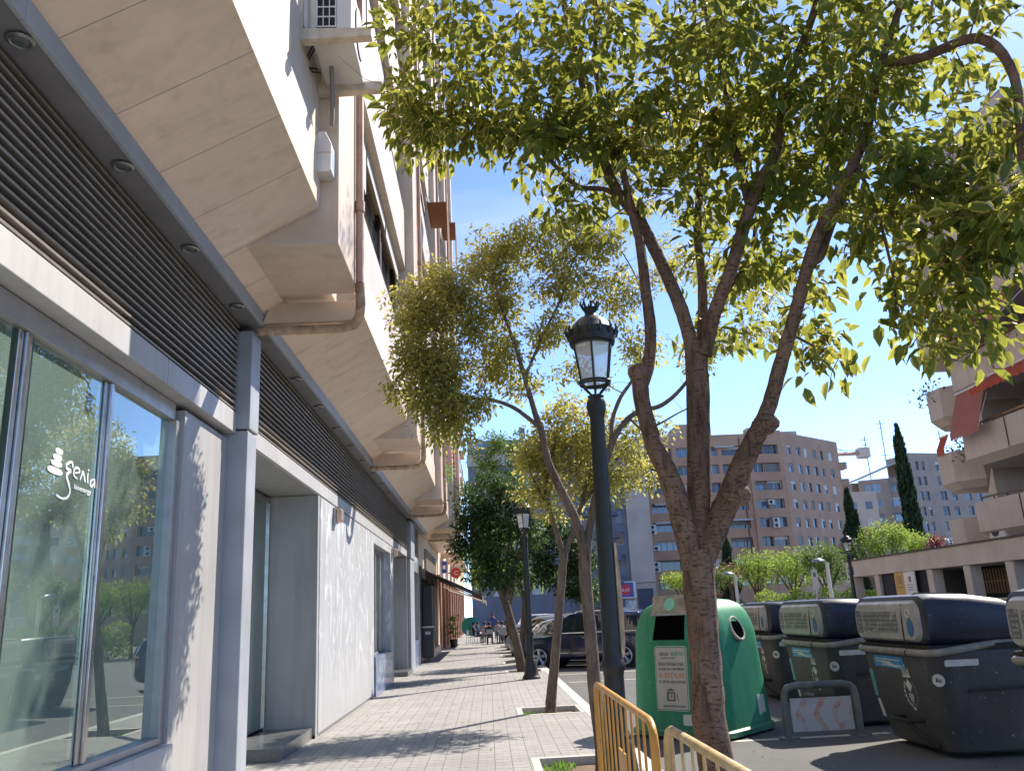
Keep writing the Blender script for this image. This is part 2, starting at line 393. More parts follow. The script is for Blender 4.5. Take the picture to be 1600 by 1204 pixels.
def tree(name, label, cat, base, limbs, blobs, bark, leafm, leaf=0.09, ratio=0.42, per=14, group=None, detail=2, twig=0.0035, droop=0.45, attach=1.0, spread=0.13, knobs=(), bare=0):
    """limbs: [(points, radii)] in world space; leaf clusters in blobs are joined to the limbs by thin twigs"""
    t = thing(name, label, cat, base, group=group)
    mb = MB(); nodes = []; nrad = []
    for i, (pts, rad) in enumerate(limbs):
        P, Q = smooth_path(pts, rad, 5); mb.tube(P, Q, 12 if max(rad) > 0.05 else 8, wob=0.05)
        for j, p in enumerate(P):
            if i > 0 or j > len(P) * 0.5: nodes.append(p); nrad.append(Q[j])
    for c, r in knobs:
        c = Vector(c); rings = []
        for a in range(7):
            ph = math.pi * a / 6; rr = max(0.02, math.sin(ph)) * r * random.uniform(.9, 1.1)
            rings.append([(c.x + rr*math.cos(w), c.y + rr*math.sin(w), c.z - r*math.cos(ph)*0.9) for w in [2*math.pi*k/12 for k in range(12)]])
        mb.loft(rings)
    C = sample_blobs(blobs); nd = np.array([tuple(p) for p in nodes]); nr = np.array(nrad)
    d0 = np.min(np.linalg.norm(C[:, None, :] - nd[None, :, :], axis=2), axis=1); order = np.argsort(d0)
    ends = []
    for ci in order:
        c = C[ci]; dd = np.linalg.norm(nd - c, axis=1) + 0.35 * np.maximum(0, nd[:, 2] - c[2]) * attach
        k = int(np.argmin(dd)); a = nd[k]; ln = float(np.linalg.norm(c - a))
        m = max(3, min(7, int(ln / 0.12) + 2)); side = rng.normal(size=3) * ln * 0.14; side[2] += ln * 0.12
        pts = [a + (c - a) * (j/(m-1)) + side * math.sin(math.pi*j/(m-1)) for j in range(m)]
        r0 = min(nr[k] * 0.8, twig * (1.3 + 2.2 * ln)); rr = [r0 + (twig*0.55 - r0) * (j/(m-1)) for j in range(m)]
        mb.tube(pts, rr, 5 if r0 > 0.006 else 4, cap=False)
        nd = np.concatenate([nd, np.array(pts[1:])]); nr = np.concatenate([nr, np.array(rr[1:])])
        dr = pts[-1] - pts[-2]; ends.append((pts[-1], dr / (np.linalg.norm(dr) + 1e-9)))
    for _ in range(bare):                                       # leafless fine twigs
        k = int(rng.integers(0, len(nd))); a = nd[k]; d = rng.normal(size=3); d[2] = abs(d[2]) * 0.6; d /= np.linalg.norm(d); ln = rng.uniform(.15, .5)
        mb.tube([a, a + d*ln*.5 + rng.normal(size=3)*.03, a + d*ln], [twig*.8, twig*.6, twig*.3], 4, cap=False)
    mb.build('trunk', bark, t, world=True, smooth=60)
    E0 = np.array([e[0] for e in ends]); ED = np.array([e[1] for e in ends]); n = len(E0)
    idx = np.repeat(np.arange(n), per); N = len(idx)
    rad = rng.normal(size=(N, 3)); rad /= np.linalg.norm(rad, axis=1, keepdims=True)
    back = rng.random((N, 1)) ** 1.3
    P = E0[idx] - ED[idx] * back * spread * 1.6 + rad * (spread * (0.35 + 0.65 * rng.random((N, 1))))
    D = rad * 0.75 + ED[idx] * 0.5 + np.array([0, 0, -droop]) + rng.normal(size=(N, 3)) * 0.25
    U = np.array([[0, 0, 1.0]]) + rng.normal(size=(N, 3)) * 0.45
    Ls = leaf * rng.uniform(0.45, 1.28, N)
    leaf_mesh('crown', P, D, U, Ls, ratio, leafm, t, base, detail)
    return t
# ---------------------------------------------------------------- ground, road, pavement
ROAD = -0.12
def asphalt():
    t = NT('asphalt'); n = t.noise(0.5, 6.0); g = t.noise(160.0, 3.0)
    c = t.mix(t.ramp(n, [(0.3, 0.0), (0.7, 1.0)]), (0.15, 0.148, 0.146), (0.25, 0.243, 0.23))
    c = t.mix(t.ramp(g, [(0.35, 0.0), (0.75, 1.0)]), sc((0.1, 0.1, 0.1), .55), c)
    st = t.noise(2.2, 5.0, dist=1.0); c = t.mix(t.math('MULTIPLY', t.ramp(st, [(0.6, 0.0), (0.72, 1.0)]), 0.5), c, (0.055, 0.052, 0.05))
    b = t.bsdf(Base__Color=c, Roughness=0.82); b.inputs['Specular IOR Level'].default_value = 0.3
    t.set(b.inputs['Normal'], t.bump(t.noise(120.0, 4.0), 0.5, 0.008)); return t.finish(b)
def pavers():
    t = NT('pavers'); x, y, z = t.sep(t.obj())
    def grid(p, w): return t.math('MAXIMUM', lineat(t, x, p, w, 50.0), lineat(t, y, p, w*1.7, 50.0))
    g1 = grid(0.20, 0.010); g2 = grid(0.10, 0.006)
    cell = t.n('ShaderNodeTexWhiteNoise', _noise_dimensions='2D', Vector=t.n('ShaderNodeVectorMath', _operation='FLOOR', Vector=t.map((5, 5, 5))).outputs[0]).outputs[0]
    n = t.noise(0.8, 6.0); f = t.noise(45.0, 4.0)
    c = t.mix(t.ramp(n, [(0.3, 0.0), (0.7, 1.0)]), (0.29, 0.277, 0.265), (0.40, 0.386, 0.37))
    c = t.mix(t.math('MULTIPLY', cell, 0.5), c, (0.26, 0.245, 0.225))
    c = t.mix(t.math('MULTIPLY', t.ramp(f, [(0.3, 0.0), (0.75, 1.0)]), 0.25), c, (0.25, 0.235, 0.22))
    sp = t.noise(9.0, 2.0); c = t.mix(t.math('MULTIPLY', t.ramp(sp, [(0.66, 0.0), (0.69, 1.0)]), 0.6), c, (0.13, 0.12, 0.115)); big = t.noise(1.6, 6.0, dist=1.2); c = t.mix(t.math('MULTIPLY', t.ramp(big, [(0.54, 0.0), (0.68, 1.0)]), 0.38), c, (0.19, 0.18, 0.17))
    c = t.mix(t.math('MULTIPLY', g2, 0.35), c, (0.16, 0.15, 0.14)); c = t.mix(t.math('MULTIPLY', g1, 0.72), c, (0.10, 0.092, 0.085))
    b = t.bsdf(Base__Color=c, Roughness=0.78); b.inputs['Specular IOR Level'].default_value = 0.3
    h = t.math('SUBTRACT', t.math('MULTIPLY', f, 0.25), t.math('MAXIMUM', g1, t.math('MULTIPLY', g2, 0.6)))
    t.set(b.inputs['Normal'], t.bump(h, 0.55, 0.006)); return t.finish(b)
M_ASPH = asphalt(); M_PAVE = pavers()
M_KERB = mat('kerb_stone', (0.50, 0.475, 0.44), 0.7, 0.15, 3.0, 0.3, 90)
M_SOIL = mat('tree_soil', (0.16, 0.105, 0.065), 0.95, 0.4, 14, 0.9, 40)
M_WHITE = mat('road_paint', (0.55, 0.49, 0.40), 0.7, 0.25, 9.0)
tag(MB().box(-1500, 1500, -1500, 1500, ROAD - 0.5, ROAD).build('ground', M_ASPH), kind='structure')
PITS = [4.3, 10.2, 15.8, 26.6, 31.6, 37.0, 42.5, 48.0, 54.0]
pv = MB(); x0, x1, x2 = 0.52, 1.50, 1.56
pv.box(-9, x0, -12, 112, -0.45, 0)
ys = [-12]
for p in PITS: ys += [p - 0.55, p + 0.50]
ys.append(112)
for a, b in zip(ys[0::2], ys[1::2]): pv.box(x0 + .0005, x1 - .0005, a, b, -0.45, 0)
pv.box(x1, x2 - .001, -12, 112, -0.45, 0)
tag(pv.build('pavement', M_PAVE), kind='structure')
kb = MB()
yy = -12.0
while yy < 112: kb.box(x2, x2 + 0.20, yy, yy + 0.992, -0.45, 0.006); yy += 1.0
tag(kb.build('kerb', M_KERB, bevel=0.012), kind='structure')
pb = MB(); ps = MB()
for p in PITS:
    a, b = p - 0.55, p + 0.50
    pb.box(x0 - .09, x0 + .004, a - .09, b + .09, -.3, 0.004).box(x1 - .004, x1 + .055, a - .09, b + .09, -.3, 0.004)
    pb.box(x0 + .0045, x1 - .0045, a - .09, a + .004, -.3, 0.004).box(x0 + .0045, x1 - .0045, b - .004, b + .09, -.3, 0.004)
    ps.box(x0, x1, a, b, -.4, -.085)
tag(pb.build('tree_pit_border', M_KERB), kind='structure'); tag(ps.build('soil', M_SOIL), kind='structure')
# grass tufts growing in the pits
gp = []; gd = []
for (gx, gy, gr, gn) in ((0.64, 15.55, .10, 150), (0.95, 15.45, .12, 60), (0.66, 9.9, .09, 190), (0.75, 10.4, .12, 120), (0.8, 26.2, .15, 60)):
    for _ in range(gn):
        gp.append((gx + random.gauss(0, gr*.6), gy + random.gauss(0, gr), -0.085)); gd.append((random.gauss(0, .5), random.gauss(0, .5), 1.0))
M_GRASS = leafmat('weeds', (0.06, 0.12, 0.02), (0.12, 0.22, 0.04), trans=0.4)
gtuft = leaf_mesh('weeds', np.array(gp), np.array(gd), rng.normal(size=(len(gp), 3)), rng.uniform(.05, .13, len(gp)), 0.22, M_GRASS, None, (0, 0, 0), 1)
tag(gtuft, kind='stuff')
mk = MB()
mk.box(3.0, 5.3, 11.95, 12.07, ROAD, ROAD + .004)
mk.box(2.0, 6.6, 25.9, 26.02, ROAD, ROAD + .004); mk.box(2.0, 6.6, 23.0, 23.1, ROAD, ROAD + .004)
mk.box(6.9, 7.02, 4, 24, ROAD, ROAD + .004)
tag(mk.build('road_marking', M_WHITE), kind='structure')
# fallen leaves and litter on the paving
fl = []; fd = []
for _ in range(420):
    fl.append((random.uniform(-2.5, 6.5), random.uniform(6, 32), 0.0)); fd.append((random.gauss(0, 1), random.gauss(0, 1), random.uniform(0, .12)))
fl = [(a, b, 0.008 if a < 1.7 else ROAD + .008) for a, b, c in fl]
M_DRY = leafmat('dry_leaf', (0.13, 0.07, 0.03), (0.26, 0.2, 0.06), trans=0.2)
tag(leaf_mesh('fallen_leaves', np.array(fl), np.array(fd), np.tile([[0.1, 0.1, 1.0]], (420, 1)), rng.uniform(.03, .07, 420), .5, M_DRY, None, (0, 0, 0), 1), kind='stuff')

# ---------------------------------------------------------------- near building on the left
M_MAR = marble('marble_cladding', 0.78, 0.1)
M_MARP = marble('marble_pier', 4.0, 1.7, 0.0, (0.64, 0.50, 0.375))
M_MARF = marble('marble_spandrel', 1.05, 0.4, 0.0, (0.63, 0.515, 0.41))
M_GREY = panelgrey('grey_cladding', (0.375, 0.362, 0.352)); M_GREYL = panelgrey('grey_lintel', (0.44, 0.43, 0.425))
M_WALL = panelgrey('rubbed_wall', (0.43, 0.435, 0.45), 0.6, 1.1, 0.4)
M_STRIP = mat('strip_grey', (0.20, 0.20, 0.215), 0.5, 0.12, 3); M_FASC = mat('fascia_grey', (0.33, 0.345, 0.375), 0.45, 0.12, 2)
M_SLAT = mat('louvre_slat', (0.33, 0.30, 0.27), 0.45, 0.15, 4, metal=0.3); M_DARK = mat('deep_dark', (0.022, 0.02, 0.019), 0.85, 0.3)
M_STEEL = mat('polished_steel', (0.50, 0.475, 0.45), 0.22, 0.12, 5, metal=0.95); M_FRAME = mat('frame_alu', (0.42, 0.40, 0.385), 0.35, 0.12, 5, metal=0.5)
M_GLASS = glassmat('shop_glass', (0.90, 0.98, 0.95), 2.1, 0.06, 0.30, (.42, .60, .53))  # milky teal body stands in for a brightly lit interior behind the glass
M_INT = mat('interior_wall', (0.66, 0.80, 0.74), 0.8, 0.08, 1.0); M_INTF = mat('interior_floor', (0.6, 0.6, 0.57), 0.5, 0.1, 2)
M_GRAN = mat('granite', (0.12, 0.12, 0.125), 0.3, 0.35, 40, coat=.2); M_RUST = mat('rusty_pipe', (0.46, 0.33, 0.22), 0.75, 0.35, 9, 0.4, 50, streak=0.95, streakcol=(0.20, 0.085, 0.035))
M_PIPE = mat('brown_pipe', (0.42, 0.25, 0.17), 0.6, 0.2, 6); M_BLUEM = mat('blue_marble', (0.17, 0.22, 0.33), 0.3, 0.5, 4, coat=.2)
M_SHUT = stripes('roller_shutter', (0.50, 0.47, 0.43), (0.34, 0.31, 0.28), 2, 0.05, 0.3); M_WGL = darkglass('window_glass', (0.03, 0.035, 0.04))
M_BROWNM = mat('brown_metal', (0.11, 0.062, 0.04), 0.5, 0.2)
XW = -2.65
lb = thing('apartment_building', 'cream marble apartment building with grey louvred shopfront along the left pavement', 'building', (XW, 20, 0))
def B(name, m, mb, parent=lb, **k): 
    o = mb.build(name, m, parent, world=True, **k); subbase(o, parent); return o
# shell behind everything
B('shell', M_MARP, MB().box(-15, -2.78, -8, 46, 5.06, 28.4).box(-15, -7.2, -8, 46, 0, 5.05))
B('shop_interior', [M_INT, M_INTF], (lambda m: (m.box(-4.5, -4.3, -5, 9.04, 0.02, 3.64), m.box(-6.99, -2.95, 9.05, 9.2, 0.02, 3.64), m.box(-6.99, -2.95, -5.2, -5, .02, 3.64),
    m.box(-7.19, -2.95, -5, 9.2, 3.645, 3.75), setattr(m, 'cur', 1), m.box(-6.99, -3.0, -4.99, 9.04, 0.005, .10), m)[-1])(MB()))
# shop window (three lights in view)
sw = B('shop_window', M_FRAME, MB().box(-2.90, -2.80, -3, 7.62, 3.505, 3.66).box(-2.90, -2.78, -3, 7.695, 0.745, 0.80).box(-2.90, -2.78, 7.60, 7.695, .80, 3.505), bevel=.004)
for i, (a, b) in enumerate(((-2.9, 2.9), (3.05, 4.98), (5.24, 6.24), (6.42, 7.60))):
    B('pane', M_GLASS, MB().box(-2.86, -2.852, a, b, .80, 3.505), sw)
for y in (2.97, 5.11, 6.33):
    B('mullion', M_STEEL, MB().box(-2.88, -2.832, y - .08, y - .028, .80, 3.504).box(-2.88, -2.812, y - .022, y + .022, .80, 3.504).box(-2.88, -2.832, y + .028, y + .08, .80, 3.504), sw, bevel=.006)
B('sill', M_GREYL, MB().box(-3.0, -2.69, -3, 7.695, 0.0, .74), bevel=.008)
B('wall', M_GREY, MB().box(-3.0, -2.74, 7.70, 8.995, 0, 3.62), bevel=.008)
B('lintel', M_GREYL, MB().box(-3.0, XW, -3, 6.98, 3.67, 3.895).box(-3.0, XW, 6.99, 8.995, 3.67, 3.895).box(-3.0, XW, 9.37, 20.0, 3.66, 3.86).box(-3.0, XW, 20.01, 31.0, 3.66, 3.86), bevel=.006)
B('post', M_FASC, MB().box(-2.95, -2.525, 9.0, 9.36, 0, 3.70).box(-2.95, -2.51, 9.0, 9.365, 3.72, 4.84), bevel=.012)
# door recess
B('door_recess', M_GREY, MB().box(-3.5, -2.66, 13.6, 13.75, 0, 3.64).box(-3.9, -2.66, 9.37, 13.6, 3.645, 3.655).box(-3.9, -3.45, 9.0, 9.30, 0, 3.64), bevel=.006)
dr = B('glass_door', M_STEEL, MB().box(-3.46, -3.40, 9.40, 9.46, .16, 3.6).box(-3.46, -3.40, 11.5, 11.56, .16, 3.6).box(-3.46, -3.40, 13.5, 13.56, .16, 3.6).box(-3.46, -3.40, 9.46, 13.5, 3.52, 3.6), bevel=.005)
B('pane', glassmat('door_glass', (.35, .5, .46), 2.2, .06, .5, (.06, .10, .09)), MB().box(-3.435, -3.428, 9.46, 13.5, .2, 3.52), dr)
B('lobby', M_DARK, MB().box(-6.5, -6.4, 9.3, 13.7, .1, 3.6).box(-6.4, -3.5, 9.2, 9.3, .1, 3.6).box(-6.4, -3.5, 13.76, 13.85, .1, 3.6))
B('doorstep', M_GRAN, MB().box(-3.7, -2.70, 11.55, 13.59, 0.0, .16), bevel=.006)
# far walls, windows
B('wall', M_WALL, MB().box(-3.0, XW, 13.76, 20.2, 0.05, 3.63).box(-3.0, XW, 20.201, 20.27, .9, 3.63), bevel=.006); B('wall', M_WALL, MB().box(-3.0, XW, 23.75, 24.4, 0.05, 3.63), bevel=.006)
B('plinth', M_GRAN, MB().box(-2.9, XW - .012, 13.6, 24.4, 0, .049))
B('wall_top', M_WALL, MB().box(-3.0, XW, 20.27, 23.75, 3.43, 3.63))
w2 = B('shop_window', M_FRAME, MB().box(-2.9, -2.82, 20.27, 20.36, .9, 3.43).box(-2.9, -2.82, 21.9, 22.0, .9, 3.43).box(-2.9, -2.82, 22.9, 23.0, .9, 3.43).box(-2.9, -2.82, 23.66, 23.75, .9, 3.43).box(-2.9, -2.82, 20.36, 23.66, 3.33, 3.43), bevel=.004)
B('pane', darkglass('shop_dark_glass', (0.02, .024, .024), 0.02, 1.0), MB().box(-2.87, -2.86, 20.36, 23.66, .9, 3.33), w2)
B('window_base', M_BLUEM, MB().box(-2.9, XW + .04, 20.28, 23.7, 0, .86), bevel=.01)
B('door_recess', M_GREY, MB().box(-3.6, -2.66, 28.55, 28.7, 0, 3.64).box(-3.6, -3.5, 24.4, 28.55, 0, 3.64))
B('post', M_FASC, MB().box(-3, -2.55, 28.71, 30.2, 0, 3.6).box(-3, -2.52, 28.75, 30.2, 3.62, 4.86), bevel=.012)
B('doorstep', M_GRAN, MB().box(-3.4, -2.5, 26.8, 28.7, 0, .13))
w3 = B('shop_window', M_FRAME, MB().box(-2.9, -2.6, 30.21, 30.4, 0.0, 3.5).box(-2.9, -2.6, 32.9, 33.1, 0, 3.5).box(-2.9, -2.6, 30.4, 32.9, 3.3, 3.65))
B('pane', MATS['shop_dark_glass'], MB().box(-2.8, -2.79, 30.4, 32.9, .9, 3.3), w3)
B('window_base', M_BLUEM, MB().box(-2.9, XW + .02, 30.4, 32.9, 0, .9))
B('lintel', M_GREYL, MB().box(-3, -2.62, 31.01, 34.8, 3.66, 3.86))
# louvres
def louvres(y0, y1, z0, z1, x=-2.655, n=15):
    B('louvre_backing', M_DARK, MB().box(-2.84, -2.80, y0, y1, z0, z1)); m = MB(); p = (z1 - z0) / n
    for i in range(n):
        z = z0 + (i + .5) * p
        m.add([(x-.075, y0, z-.004), (x-.075, y1, z-.004), (x, y1, z-.022), (x, y0, z-.022), (x-.07, y0, z+.012), (x-.07, y1, z+.012), (x+.004, y1, z-.006), (x+.004, y0, z-.006)],
              [(0,1,2,3), (4,7,6,5), (0,4,5,1), (2,6,7,3), (1,5,6,2), (0,3,7,4)])
    B('louvre_grille', M_SLAT, m)
louvres(-3, 8.995, 3.9, 4.925); louvres(9.37, 28.7, 3.865, 4.925); louvres(30.22, 33.6, 3.87, 4.9, n=14)
B('light_strip', M_STRIP, MB().box(-2.86, -2.425, -3, 34.8, 4.93, 4.965))
fa = MB()
for y in np.arange(-3.0, 34.8, 2.32): fa.box(-2.42, -2.385, y, min(y + 2.315, 34.8), 4.875, 5.03)
B('fascia', M_FASC, fa, bevel=.004)
M_LGL = darkglass('lamp_lens', (0.12, .14, .135), .15)
for y in (2.75, 4.18, 5.57, 7.0, 8.45, 11.3, 12.9, 14.5, 16.1, 17.7, 19.3, 20.9, 22.5):
    d = B('downlight', mat('lamp_ring', (.25, .27, .27), .35, .1, metal=.6), MB().lathe([(.075, 4.925), (.08, 4.915), (.06, 4.905), (.05, 4.91), (.048, 4.929)], 20, (-2.53, y)), smooth=40)
    B('lens', M_LGL, MB().lathe([(.046, 4.912), (.02, 4.907), (.046, 4.928)], 16, (-2.53, y)), d)
# first floor: bays with sloping undersides between piers
piers = [(-4.6, -3.3), (7.46, 8.75), (16.6, 17.9), (25.75, 27.05), (34.9, 36.2), (44.6, 46.0)]
SF = lambda x: 5.02 + 0.522 * (x + 2.4)
for a, b in piers:
    B('pier', M_MARP, MB().box(-2.17, -1.30, a, b, 5.14, 28.3), bevel=.008)
    B('soffit', M_MAR, MB().prism([(-2.8, 5.021), (-2.4, 5.021), (-2.168, SF(-2.168) + .001), (-2.168, 6.1), (-2.8, 6.1)], 'y', a + .002, b + .448))
bays = [(-3.29, 7.455), (9.2, 16.595), (17.905, 25.745), (27.055, 34.895), (36.205, 44.6)]
for i, (a, b) in enumerate(bays):
    B('bay', M_MAR, MB().prism([(-2.8, 5.02), (-2.4, 5.02), (-1.48, SF(-1.48)), (-1.48, 6.16), (-2.8, 6.16)], 'y', a, b), bevel=.006)
    sp = MB().box(-2.8, -1.50, a, b, 6.165, 7.0)
    for k in range(7):
        z = 7.0 + 3.05 * k; sp.box(-2.8, -1.48, a, b, z + 1.75, z + 3.05 if k < 6 else 28.2)
    B('spandrel', M_MARF, sp, bevel=.006)
    for k in range(7 if i else 3):
        z = 7.0 + 3.05 * k; cnt = 3; L = (b - a) / cnt
        for j in range(cnt):
            y0 = a + j * L; win = B('window', M_BROWNM, MB().box(-1.78, -1.70, y0 + .03, y0 + .10, z, z + 1.75).box(-1.78, -1.70, y0 + L - .10, y0 + L - .03, z, z + 1.75).box(-1.78, -1.70, y0 + .1, y0 + L - .1, z, z + .06))
            drop = (0.35, 0.9, 1.2, 0.3, 1.5)[(i + j * 2 + k) % 5]
            B('shutter', M_SHUT, MB().box(-1.64, -1.61, y0 + .08, y0 + L - .08, z + 1.75 - drop, z + 1.749), win)
            B('pane', M_WGL, MB().box(-1.76, -1.75, y0 + .1, y0 + L - .1, z + .06, z + 1.745), win)
    B('recess', M_MARP, MB().box(-2.79, -1.62, b + 1.30, b + 1.74, 5.20, 28.1)) if i == 0 else None
# fin and rusty rain pipes at the piers
for (a, b) in piers[1:5]:
    pl = [(-2.39, 4.90), (-1.45, 4.90)] + [(-1.45 + .1*math.sin(R(w)), 5.0 - .1*math.cos(R(w))) for w in (30, 60, 90)] + [(-1.35, 5.13), (-2.30, 5.13)]
    B('fin', M_MARP, MB().prism(pl, 'y', b + .19, b + .30), bevel=.006)
    B('rain_pipe', M_RUST, MB().tube([(-2.44, b + .26, 4.83), (-1.52, b + .26, 4.83), (-1.38, b + .20, 4.84), (-1.29, b + .02, 4.88), (-1.255, b - .14, 4.96), (-1.25, b - .22, 5.06), (-1.25, b - .24, 5.16)], .052, 12), smooth=50)
    B('rain_pipe', M_PIPE, MB().tube([(-1.25, b - .24, 5.161), (-1.25, b - .24, 16), (-1.25, b - .24, 28)], .043, 10).tube([(-1.25, b - .24, 6.0), (-1.25, b - .24, 6.12)], .055, 10).tube([(-1.25, b - .24, 9.3), (-1.25, b - .24, 9.42)], .055, 10), smooth=50)
# dark shop at the far end of the building
B('shop_wall', mat('black_shopfront', (.018, .018, .02), .35, .2), MB().box(-2.9, -2.60, 33.5, 33.9, 0, 3.6).box(-2.9, -2.55, 37.2, 37.5, 0, 3.4).box(-2.9, -2.55, 40.8, 41.1, 0, 3.4).box(-2.9, -2.58, 33.9, 44.5, 3.2, 3.6).box(-2.9, -2.6, 33.9, 37.2, 0, .45))
w4 = B('shop_window', M_BROWNM, MB().box(-2.88, -2.70, 33.91, 34.0, .45, 3.19).box(-2.88, -2.7, 37.1, 37.19, .45, 3.19))
B('pane', MATS['shop_dark_glass'], MB().box(-2.8, -2.79, 34, 44.5, 0.1, 3.19), w4)
B('wall', M_MARP, MB().box(-2.95, -2.66, 33.6, 46, 3.61, 5.0).box(-2.95, -2.6, 44.5, 46, 0, 3.6).box(-2.95, -2.45, 37.2, 44.4, 0, .35))
louv = MB()
for k in range(9): louv.box(-2.66, -2.56, 36.5, 43.5, 3.66 + k*.1, 3.70 + k*.1)
B('louvre_grille', M_SLAT, louv)

# --- things fixed to that building
M_ACW = mat('ac_white', (.62, .60, .56), .45, .1, 4); M_BRK = mat('bracket_cream', (.56, .48, .38), .6, .2, 8, streak=.5, streakcol=(.3, .16, .07))
ac = thing('air_conditioner', 'white air conditioner hung on cream brackets above the shopfront', 'air conditioner', (-1.23, 7.0, 6.80))
mac = MB().box(-.19, .19, -.42, .42, 0, .58); mac.build('casing', M_ACW, ac, bevel=.02)
g = MB()
for k in range(5): g.box(-.125, .045, -.432, -.424, .06 + k*.105, .072 + k*.105)
for k in range(4): g.box(-.128 + k*.056, -.12 + k*.056, -.433, -.425, .06, .492)
g.build('grille', mat('grille_white', (.7, .69, .67), .5), ac); MB().box(-.13, .05, -.4225, -.4205, .055, .50).build('vent', M_DARK, ac)
MB().disc((.192, 0, .3), (1, 0, 0), .24, 28, .012).build('fan_guard', mat('fan_dark', (.12, .12, .12), .6), ac)
for s in (-1, 1):
    yb = s*.40
    MB().prism([(-.30, -.085), (.37, -.05), (.37, .035), (-.30, .035)], 'y', yb - .05, yb + .05).box(-.30, -.255, yb - .03, yb + .03, .035, .72).build('bracket', M_BRK, ac, bevel=.006)
MB().tube([(-.08, .06, .02), (-.08, .10, -.10), (-.10, .25, -.30), (-.12, .33, -.47)], .022, 8).build('drain_pipe', mat('pipe_grey', (.2, .19, .17), .6), ac, smooth=50)
MB().tube([(-.20, -.2, .05), (-.30, -.1, -.06), (-.24, 0, -.10), (-.2, .12, -.02)], .01, 6).tube([(-.2, -.15, .05), (-.31, 0, -.03), (-.22, .1, .0)], .009, 6).build('cable', M_DARK, ac, smooth=50)
vb = thing('junction_box', 'small cream box with a peaked top fixed below the air conditioner', 'box', (-1.43, 7.36, 5.80))
MB().prism([(-.09, .02), (-.065, .0), (.065, 0), (.09, .02), (.09, .30), (.03, .43), (-.03, .43), (-.09, .30)], 'y', -.10, .10).build('casing', M_ACW, vb, bevel=.008)
MB().box(-.092, .092, -.103, -.1005, .195, .207).build('seam', M_BRK, vb); MB().box(.0905, .0925, -.06, .06, .08, .25).build('label_plate', mat('label_blue', (.25, .34, .45), .5), vb)
M_COP = mat('lamp_copper', (.50, .36, .27), .35, .2, 8, metal=.4)
for i, (y, lbl) in enumerate(((15.0, 'copper bulkhead lamp on the grey wall just past the doorway'), (24.15, 'copper bulkhead lamp beside the far shop window'))):
    wl = thing('wall_lamp', lbl, 'lamp', (XW, y, 3.33), group='bulkhead lamps on the shopfront wall')
    MB().box(0, .05, -.14, .14, .0, .27).build('back_plate', M_FRAME, wl, bevel=.015)
    MB().prism([(.05, .01), (.15, .035), (.15, .235), (.05, .26)], 'y', -.125, .125).build('cover', M_COP, wl, bevel=.025, bseg=3)
B('partition', M_INT, MB().box(-3.75, -2.98, 7.35, 7.40, .1, 3.5))
# logo on the shop window: stacked pebbles and lettering
M_VIN = mat('white_vinyl', (.82, .82, .82), .5, .03)
lg = thing('window_lettering', 'white logo of stacked pebbles and lettering on the shop window', 'lettering', (-2.85, 5.80, 2.73))
XG = .0015; LY, LZ = .93, .46
def peb(cy, cz, ry, rz, rot): 
    pts = []
    for k in range(22):
        w = 2*math.pi*k/22; a = ry*math.copysign(abs(math.cos(w))**.8, math.cos(w)); b = rz*math.copysign(abs(math.sin(w))**.8, math.sin(w)); r = R(rot)
        pts.append((LY*(cy + a*math.cos(r) - b*math.sin(r)), LZ*(cz + a*math.sin(r) + b*math.cos(r))))
    return MB().prism(pts, 'x', XG, XG + .003)
for c in ((-.135, .262, .052, .042, -12), (-.150, .165, .065, .044, -8), (-.155, .075, .078, .044, -4), (-.168, -.035, .108, .05, -3)): peb(*c).build('pebble', M_VIN, lg)
def stroke(name, pts, w):
    P, Q = smooth_path([(XG + .002, LY*a, LZ*b) for a, b in pts], [w]*len(pts), 5); m = MB(); n = len(P); L = []; Rr = []
    for i in range(n):
        t = (P[min(i+1, n-1)] - P[max(i-1, 0)]).normalized(); nn = Vector((0, -t.z, t.y)); k = .62 * w * (1 - .35*abs(2*i/(n-1) - 1)); L.append(P[i] + nn*k); Rr.append(P[i] - nn*k)
    poly = [(p.y, p.z) for p in L] + [(p.y, p.z) for p in reversed(Rr)]
    for i in range(n - 1): m.prism([(L[i].y, L[i].z), (L[i+1].y, L[i+1].z), (Rr[i+1].y, Rr[i+1].z), (Rr[i].y, Rr[i].z)], 'x', XG, XG + .003)
    return m.build('letter', M_VIN, lg)
SC = 1.0
stroke('g', [(.085, .10), (.075, .165), (.04, .165), (-.01, .10), (.0, .055), (.06, .04), (.02, -.01), (.005, -.06), (.05, -.17), (.075, -.27), (.04, -.37), (-.04, -.40), (-.12, -.37)], .017)
stroke('e', [(.125, .03), (.19, .06), (.19, .10), (.15, .12), (.11, .07), (.115, -.01), (.17, -.045)], .014)
stroke('n', [(.215, -.05), (.235, .03), (.25, .09), (.275, .03), (.30, -.06)], .013)
stroke('i', [(.335, .10), (.335, .02), (.345, -.06)], .012); stroke('i', [(.34, .155), (.345, .13)], .012)
stroke('a', [(.45, .035), (.40, .0), (.385, -.06), (.41, -.09), (.445, -.04), (.455, .04), (.46, -.02), (.465, -.10)], .012)
text('subtitle', 'bioenergy', .052, M_VIN, lg, (XG + .002, .12, -.095), (0, 1, -.03), (0, 0, 1), sx=1.25)
